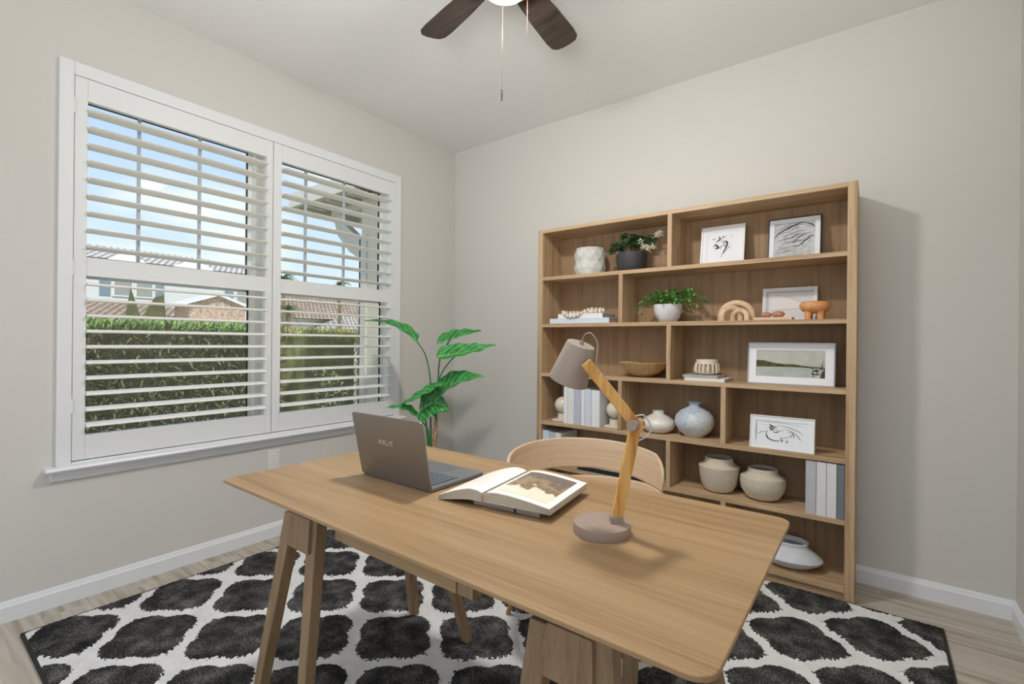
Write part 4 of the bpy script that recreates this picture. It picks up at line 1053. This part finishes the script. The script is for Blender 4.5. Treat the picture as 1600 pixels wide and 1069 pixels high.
# row 5: grey books, black tray, two stoneware pots, binders
for (x0, x1, cv, lb, h) in ((1.072, 1.122, 'bk_pale', 'pale blue upright book against the left side of the bookcase', .214), (1.124, 1.166, 'bk_bluegrey', 'blue grey marbled upright book, middle of three by the left side', .208), (1.168, 1.212, 'bk_offwhite', 'off white marbled upright book, rightmost of three by the left side', .208)):
    upright('upright_book', lb, x0, x1, -.262, -.05, S5, h, cv, 'books at the left of the fifth shelf')
t = thing('shallow_tray', (1.60, -.2, S5), 'shallow black tray holding white boxes, seen through the chair back', 'tray')
obj('tray_floor', MB().box(1.345, 1.85, -.272, -.10, S5 + .0004, S5 + .004), 'navy', t)
obj('tray_wall', MB().box(1.345, 1.85, -.276, -.270, S5 + .0004, S5 + .026).box(1.345, 1.85, -.102, -.096, S5 + .0004, S5 + .026).box(1.341, 1.347, -.276, -.096, S5 + .0004, S5 + .026).box(1.848, 1.854, -.276, -.096, S5 + .0004, S5 + .026), 'navy', t, bevel=.002)
for (x0, x1, lb) in ((1.40, 1.465, 'small white box at the left in the black tray'), (1.485, 1.80, 'long white box at the right in the black tray')):
    o = obj('storage_box', MB().box(x0, x1, -.255, -.12, S5 + .0045, S5 + .062), 'bk_white', None, base=((x0 + x1) / 2, -.19, S5 + .0045), bevel=.002); tag(o, lb, 'box', 'white boxes in the tray')
c = Vector((2.150, -.165, S5)); tag(obj('stoneware_pot', MB().lathe(c, [(.0001, 0), (.052, .0), (.072, .010), (.090, .044), (.098, .090), (.103, .136), (.100, .139), (.080, .148), (.074, .156), (.070, .168), (.069, .182), (.063, .182), (.062, .165), (.085, .13), (.070, .04), (.0001, .02)], 56, close=False), 'sand', None, base=c, smooth=24),
    'tall sand stoneware pot with sharp shoulder, left of the pair', 'pot', 'sand stoneware pots')
c = Vector((2.362, -.162, S5)); tag(obj('stoneware_pot', MB().lathe(c, [(.0001, 0), (.052, .0), (.078, .012), (.100, .048), (.107, .082), (.104, .113), (.101, .116), (.080, .126), (.072, .136), (.068, .152), (.067, .158), (.061, .158), (.060, .145), (.088, .11), (.080, .03), (.0001, .02)], 56, close=False), 'sand', None, base=c, smooth=24),
    'low wide sand stoneware pot with rounded belly, right of the pair', 'pot', 'sand stoneware pots')
for (x0, x1, cv, lb) in ((2.562, 2.604, 'bk_mid', 'mid grey binder, leftmost of the four by the right side panel'), (2.6055, 2.644, 'bk_light', 'lightest grey binder, second from the left of the four'),
                         (2.6455, 2.683, 'bk_light', 'light grey binder standing directly left of the slate one'), (2.6845, 2.7135, 'bk_dark', 'dark slate binder touching the right side panel')):
    upright('upright_binder', lb, x0, x1, -.274, -.05, S5, .250, cv, 'grey binders', cat='binder')
# row 6: tilted oval vessel
c = Vector((2.483, -.160, S6)); tag(obj('disc_vase', MB().lathe(c, [(.0001, 0), (.060, .0), (.095, .010), (.135, .034), (.146, .050), (.140, .060), (.112, .082), (.086, .100), (.082, .108), (.086, .122), (.082, .126), (.070, .120), (.066, .106), (.080, .095), (.120, .05), (.0001, .02)], 64, close=False, sy=.74), 'pale_stone', None, base=c, smooth=45),
    'pale grey flat disc shaped vessel on the lowest shelf', 'vase')

# ------------------------------------------------------------------ floor plant in the corner
PB = Vector((.505, -.700, 0))
t = thing('potted_taro_plant', PB, 'tall potted elephant ear plant with big green leaves in the corner', 'potted plant')
obj('pot', MB().lathe(PB, [(.0001, .019), (.105, .019), (.115, .03), (.14, .26), (.142, .28), (.130, .28), (.125, .25)], 44, close=False), 'sand', t, smooth=40)
obj('soil', MB().lathe(PB, [(.0001, .258), (.128, .250)], 24, close=False), 'soil', t)
CR, CF = Vector((.7976, .6031, 0)), Vector((-.6031, .7976, 0))
MPX = 3.15 / 748.9
def pp(px, py, d=0): return PB + CR * ((px - 679) * MPX) + CF * d + Vector((0, 0, 1.1618 - (py - 533) * MPX))
obj('trunk', MB().tube([PB + Vector((0, 0, .25)), pp(680, 690), pp(681, 672), pp(682, 655)], [.020, .015, .013, .011], 12), 'trunk', t, smooth=60)
def taro_leaf(attach, tip, lobe, width, curl=.10, nrm_hint=None, droop=0.0, name='leaf'):
    """heart shaped blade: attach = petiole point, tip, lobe = far end of the basal lobes"""
    attach, tip, lobe = Vector(attach), Vector(tip), Vector(lobe)
    ax1 = (tip - lobe); Lt = ax1.length; ax_ = ax1.normalized()
    nh = Vector(nrm_hint) if nrm_hint is not None else Vector((0, 0, 1))
    sd = ax_.cross(nh).normalized(); nm = sd.cross(ax_).normalized()
    fa = max(.12, min(.45, (attach - lobe).dot(ax_) / Lt))
    def prof(s):   # half width along the axis 0 (lobes) .. 1 (tip)
        return (sin(pi * min(1, s ** .62)) ** .75) * (1 - .25 * s) + .02
    def fn(u, v):
        s = v; k = (u - .5) * 2
        hw = width * prof(s) * (1.0 if s > .02 else .6)
        notch = 0
        off = k * hw
        along = s * Lt
        if s < fa:  # open the heart at its base
            gap = (1 - s / fa) * width * .30
            off = (abs(k) * (hw) + gap * (1 - abs(k) * .6)) * (1 if k > 0 else -1) if k != 0 else 0
        P = lobe + ax_ * along + sd * off
        mid = attach - (lobe + ax_ * (fa * Lt))
        P += mid * sin(pi * min(1, max(0, s))) * .9
        P += nm * (abs(off) * .38 - curl * Lt * (s - .3) ** 2 + .005 * sin(s * 22 + k) * abs(k)) - Vector((0, 0, droop * s * s * Lt))
        return P
    obj(name, MB().grid(fn, 16, 26, uv=True), 'taro', t, smooth=180)
def petiole(pts, r0=.006, r1=.0032):
    P = bez(pts, 8); obj('leaf_stalk', MB().tube(P, [r0 + (r1 - r0) * i / (len(P) - 1) for i in range(len(P))], 8), 'leaf_stem', t, smooth=60)
top = pp(682, 657)
petiole([pp(674, 700, .01), pp(673, 650, 0), pp(674, 605, -.02), pp(668, 560, -.05), pp(655, 535, -.08), pp(637, 518, -.08)])
petiole([pp(681, 660), pp(684, 610), pp(686, 560, .03), pp(700, 532, .06), pp(703, 529, .08)])
petiole([top, pp(683, 620, -.02), pp(688, 590, -.04), pp(705, 563, -.05), pp(719, 552, -.05)])
petiole([top, pp(680, 640, -.02), pp(685, 618, -.02), pp(702, 601, -.03)])
petiole([pp(671, 698, -.03), pp(668, 660, -.05), pp(665, 632, -.07), pp(664, 618, -.08)])
petiole([pp(673, 696, -.02), pp(671, 672, -.04), pp(662, 655, -.07), pp(657, 650, -.08)])
petiole([top, pp(680, 640, .0), pp(679, 628, -.04)])
V = Vector
cm = CF * -1
taro_leaf(pp(637, 518, -.08), pp(572, 496, -.02), pp(655, 533, -.10), .075, .16, V((0, 0, 1)) + cm * .15)
taro_leaf(pp(703, 529, .08), pp(750, 515, .05), pp(680, 538, .06), .085, .04, V((0, 0, .95)) + cm * .42)
taro_leaf(pp(719, 552, -.05), pp(774, 537, -.06), pp(684, 557, -.06), .082, .04, V((0, 0, .85)) + cm * .55)
taro_leaf(pp(702, 601, -.03), pp(755, 585, -.05), pp(685, 617, -.03), .105, .08, V((0, 0, .85)) + cm * .5 - CR * .25)
taro_leaf(pp(664, 618, -.08), pp(632, 628, -.10), pp(695, 600, -.08), .080, .06, V((0, 0, 1)) + cm * .28 - CR * .25)
taro_leaf(pp(640, 637, -.08), pp(612, 633, -.14), pp(658, 652, -.08), .045, .05, V((0, 0, 1)) + cm * .45)
taro_leaf(pp(679, 628, -.03), pp(705, 640, -.05), pp(657, 642, -.03), .105, .06, cm + V((0, 0, .35)), name='leaf')

# ------------------------------------------------------------------ outdoors
gz = -.25
g_ = struct('ground', MB().box(-70, -.2, -40, 60, gz - .3, gz), 'ground')
def hedge(name, label, x0, x1, y0, y1, z1, lm, cm_, nleaf, size, seed, cat='hedge', topfr=.45):
    rr = random.Random(seed); t = thing(name, ((x0 + x1) / 2, (y0 + y1) / 2, gz), label, cat)
    def rnd_(a): return a + rr.uniform(-.03, .03)
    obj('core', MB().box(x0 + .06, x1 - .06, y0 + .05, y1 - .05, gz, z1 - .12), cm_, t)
    spots = []; tops = []
    for k in range(nleaf):
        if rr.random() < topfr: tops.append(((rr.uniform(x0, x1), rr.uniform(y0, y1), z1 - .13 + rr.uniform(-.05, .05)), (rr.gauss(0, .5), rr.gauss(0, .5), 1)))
        else:
            p = (x1 - .06 + rr.uniform(-.03, .02), rr.uniform(y0, y1), rr.uniform(gz, z1 - .1)); d = (1, rr.gauss(0, .8), rr.gauss(.5, .7))
            spots.append((p, d))
    obj('leaves', leafcloud(spots, size, rr, .15, .16), lm, t)
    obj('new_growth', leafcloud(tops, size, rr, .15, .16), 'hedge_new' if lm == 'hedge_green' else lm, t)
    return t
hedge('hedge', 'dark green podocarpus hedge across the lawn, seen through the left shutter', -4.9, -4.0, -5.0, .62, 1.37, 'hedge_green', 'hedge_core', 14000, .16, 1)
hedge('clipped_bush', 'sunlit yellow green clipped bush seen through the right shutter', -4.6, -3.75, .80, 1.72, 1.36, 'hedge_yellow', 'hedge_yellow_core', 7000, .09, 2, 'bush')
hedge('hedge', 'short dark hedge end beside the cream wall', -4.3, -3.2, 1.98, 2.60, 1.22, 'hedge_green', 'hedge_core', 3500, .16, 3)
# agave-like spikes
t = thing('spiky_plant', (-6.2, -.75, gz), 'two broad pointed brown green leaves rising behind the hedge', 'plant')
for (pl) in ([(-.70, 1.3), (-.43, 1.3), (-.62, 1.90)], [(-.48, 1.3), (-.14, 1.3), (-.20, 1.85), (-.31, 1.80), (-.46, 1.50)]):
    obj('leaf', MB().extrude([(p[0], p[1]) for p in pl], lambda u, v, d: (-6.2 + d + (v - 1.3) * .1, u, v), -.02, .02).extrude([(pl[0][0] + .06, gz), (pl[1][0] - .06, gz), (pl[1][0] - .02, 1.3), (pl[0][0] + .02, 1.3)], lambda u, v, d: (-6.2 + d, u, v), -.02, .02), 'agave', t)
# white house across the street
t = thing('white_house', (-33, 8, gz), 'white two storey house with brown lower roof across the street', 'house')
obj('wall', MB().box(-36, -30, 1.0, 13.5, gz, 5.35), 'stucco', t)
def hip(x0, x1, y0, y1, z0, z1, ins):
    xm = (x0 + x1) / 2
    return MB().add([(x0, y0, z0), (x1, y0, z0), (x1, y1, z0), (x0, y1, z0), (xm, y0 + ins, z1), (xm, y1 - ins, z1)], [(0, 1, 4), (1, 2, 5, 4), (2, 3, 5), (3, 0, 4, 5), (0, 3, 2, 1)])
obj('roof', hip(-36.6, -29.4, .4, 14.1, 5.35, 6.5, 3.6), 'roof_grey', t)
for (y0, y1) in ((4.3, 6.0), (7.3, 9.4)):
    obj('gable', MB().extrude([(y0, 5.30), (y1, 5.30), ((y0 + y1) / 2, 5.30 + (y1 - y0) * .30)], lambda u, v, d: (d, u, v), -29.5, -29.25), 'stucco', t)
for (y0, y1) in ((4.76, 5.52), (5.74, 6.46), (11.0, 11.8)):
    wf = obj('window', MB().box(-30.0, -29.93, y0 - .08, y1 + .08, 3.42, 4.33), 'trim', t)
    obj('pane', MB().box(-29.93, -29.92, y0, y1, 3.5, 4.25), 'pane', wf)
for (y0, y1) in ((4.14, 4.60), (6.64, 7.04), (10.3, 10.8)):
    obj('shutter', MB().box(-30.0, -29.94, y0, y1, 3.45, 4.30), 'teal_shutter', t)
obj('porch_roof', MB().add([(-25.8, .5, 2.10), (-25.8, 7.2, 2.10), (-30, 7.2, 3.15), (-30, .5, 3.15), (-25.8, .5, 2.0), (-25.8, 7.2, 2.0), (-30, 7.2, 3.0), (-30, .5, 3.0)], [(0, 1, 2, 3), (7, 6, 5, 4), (0, 4, 5, 1), (1, 5, 6, 2), (3, 2, 6, 7), (0, 3, 7, 4)]), 'roof_brown', t)
obj('porch_wall', MB().box(-30, -26.2, .8, 6.9, gz, 2.02), 'stucco', t)
obj('brick_gable', MB().extrude([(6.3, gz), (8.9, gz), (8.9, 2.86), (7.55, 3.34), (6.3, 2.86)], lambda u, v, d: (d, u, v), -26, -24), 'brick', t)
rk = MB()
for (ya, yb) in ((5.75, 7.55), (9.3, 7.55)):
    za = 2.70; zb = 3.36
    rk.hexa([(-26.2, ya, za), (-23.8, ya, za), (-23.8, yb, zb), (-26.2, yb, zb)], [(-26.2, ya, za + .14), (-23.8, ya, za + .14), (-23.8, yb, zb + .14), (-26.2, yb, zb + .14)])
obj('gable_trim', rk, 'trim', t)
# house at the right
t = thing('tiled_roof_house', (-33, 17, gz), 'distant low house with pale brown tiled roof and white garage', 'house')
obj('wall', MB().box(-36, -30.4, 12.8, 24, gz, 2.75), 'stucco', t)
obj('roof', hip(-37, -29.6, 13.2, 25, 2.7, 4.75, 3.0), 'roof_brown', t)
obj('garage', MB().box(-30.5, -27, 16.8, 20.6, gz, 1.95), 'stucco', t)
obj('garage_roof', hip(-31, -26.6, 16.3, 21, 1.95, 2.9, 1.6), 'roof_grey', t)
# distant palms
def palm(x, y, h, crown, seed, label, tr_r=.10):
    rr = random.Random(seed); t = thing('palm_tree', (x, y, gz), label, 'palm tree', 'palms across the street')
    obj('trunk', MB().tube([(x, y, gz), (x + .05, y + .05, h * .6), (x, y, h)], [tr_r * 1.3, tr_r, tr_r], 8), 'palm_trunk', t)
    b = MB()
    for k in range(22):
        a = rr.uniform(0, 2 * pi); el = rr.uniform(-.3, 1.1); L = crown * rr.uniform(.8, 1.1)
        P = [Vector((x, y, h)) + Vector((cos(a) * cos(el), sin(a) * cos(el), sin(el))) * L * s + Vector((0, 0, -.55 * L * s * s)) for s in (0, .25, .5, .75, 1)]
        for i in range(4):
            d = (P[i + 1] - P[i]).normalized(); sd = d.cross(Vector((0, 0, 1))).normalized()
            for s in range(5):
                q = P[i] + (P[i + 1] - P[i]) * s / 5
                for sg in (-1, 1):
                    e1 = q + sd * sg * L * .22 * (1 - .15 * i) + Vector((0, 0, -.10 * L)) + d * .06 * L
                    b.add([q, q + d * .04 * L, e1], [(0, 1, 2)])
    obj('fronds', b, 'palm', t)
palm(-22, 9.9, 4.4, .85, 1, 'taller distant palm at the left edge of the right shutter')
palm(-22, 13.2, 4.3, .9, 2, 'distant palm in front of the tiled roof, nearer the cream wall')
palm(-16, 7.0, 2.35, .7, 3, 'low bushy palm standing just above the clipped bush', .08)
# own wing with roof overhang
t = thing('garage_wing', (-.95, 1.8, gz), 'cream stucco wing of the house just outside the right shutter', 'building')
obj('wall', MB().box(-1.64, -.2, .25, 4.5, gz, 2.74), 'stucco_warm', t)
obj('corner_trim', MB().box(-1.66, -1.54, .235, .26, gz, 2.3).box(-1.665, -1.64, .235, .33, gz, 2.3), 'soffit', t)
obj('roof_overhang', MB().box(-2.62, -.2, .02, 4.6, 2.76, 2.84).box(-2.66, -2.60, -.02, 4.6, 2.70, 2.86).box(-2.66, -.2, -.03, .03, 2.70, 2.86), 'soffit', t)
b = MB()
for x in (-2.35, -1.95, -1.55, -1.15, -.75): b.box(x - .03, x + .03, .03, .25, 2.68, 2.76)
for y in (.5, .9, 1.3, 1.7): b.box(-2.60, -1.64, y - .03, y + .03, 2.68, 2.76)
obj('rafter', b, 'soffit', t)
brk = MB(); inn = [(-1.64, 2.26), (-1.80, 2.34), (-1.98, 2.47), (-2.06, 2.60)]; out_ = [(-1.64, 2.02), (-1.90, 2.16), (-2.12, 2.36), (-2.22, 2.60)]
for i in range(3):
    brk.extrude([inn[i], out_[i], out_[i + 1], inn[i + 1]], lambda u, v, d: (u, d, v), .27, .36)
obj('roof_bracket', brk, 'soffit', t)
obj('roof_beam', MB().box(-2.24, -1.5, .265, .365, 2.60, 2.675), 'soffit', t)
rr = random.Random(9); spots = []
for k in range(260):
    a = rr.uniform(0, 2 * pi); e_ = rr.uniform(.0, 1.3); spots.append(((-1.72 + rr.gauss(0, .08), .38 + rr.gauss(0, .06), .10 + rr.uniform(0, .70)), (cos(a) * cos(e_), sin(a) * cos(e_), sin(e_))))
t = thing('variegated_shrub', (-1.95, .1, gz), 'small pale variegated shrub at the foot of the cream wall', 'shrub')
o = obj('leaves', leafcloud([((p[0] - .15, p[1] - .35, p[2]), d) for p, d in spots], .10, rr, .4, .22), plain('pale_leaf', (120, 132, 98), .8, var=.2, vscale=12), t)
obj('stem', MB().tube([(-1.87, .03, gz), (-1.87, .03, .6)], [.03, .015], 8), 'stem_brown', t)
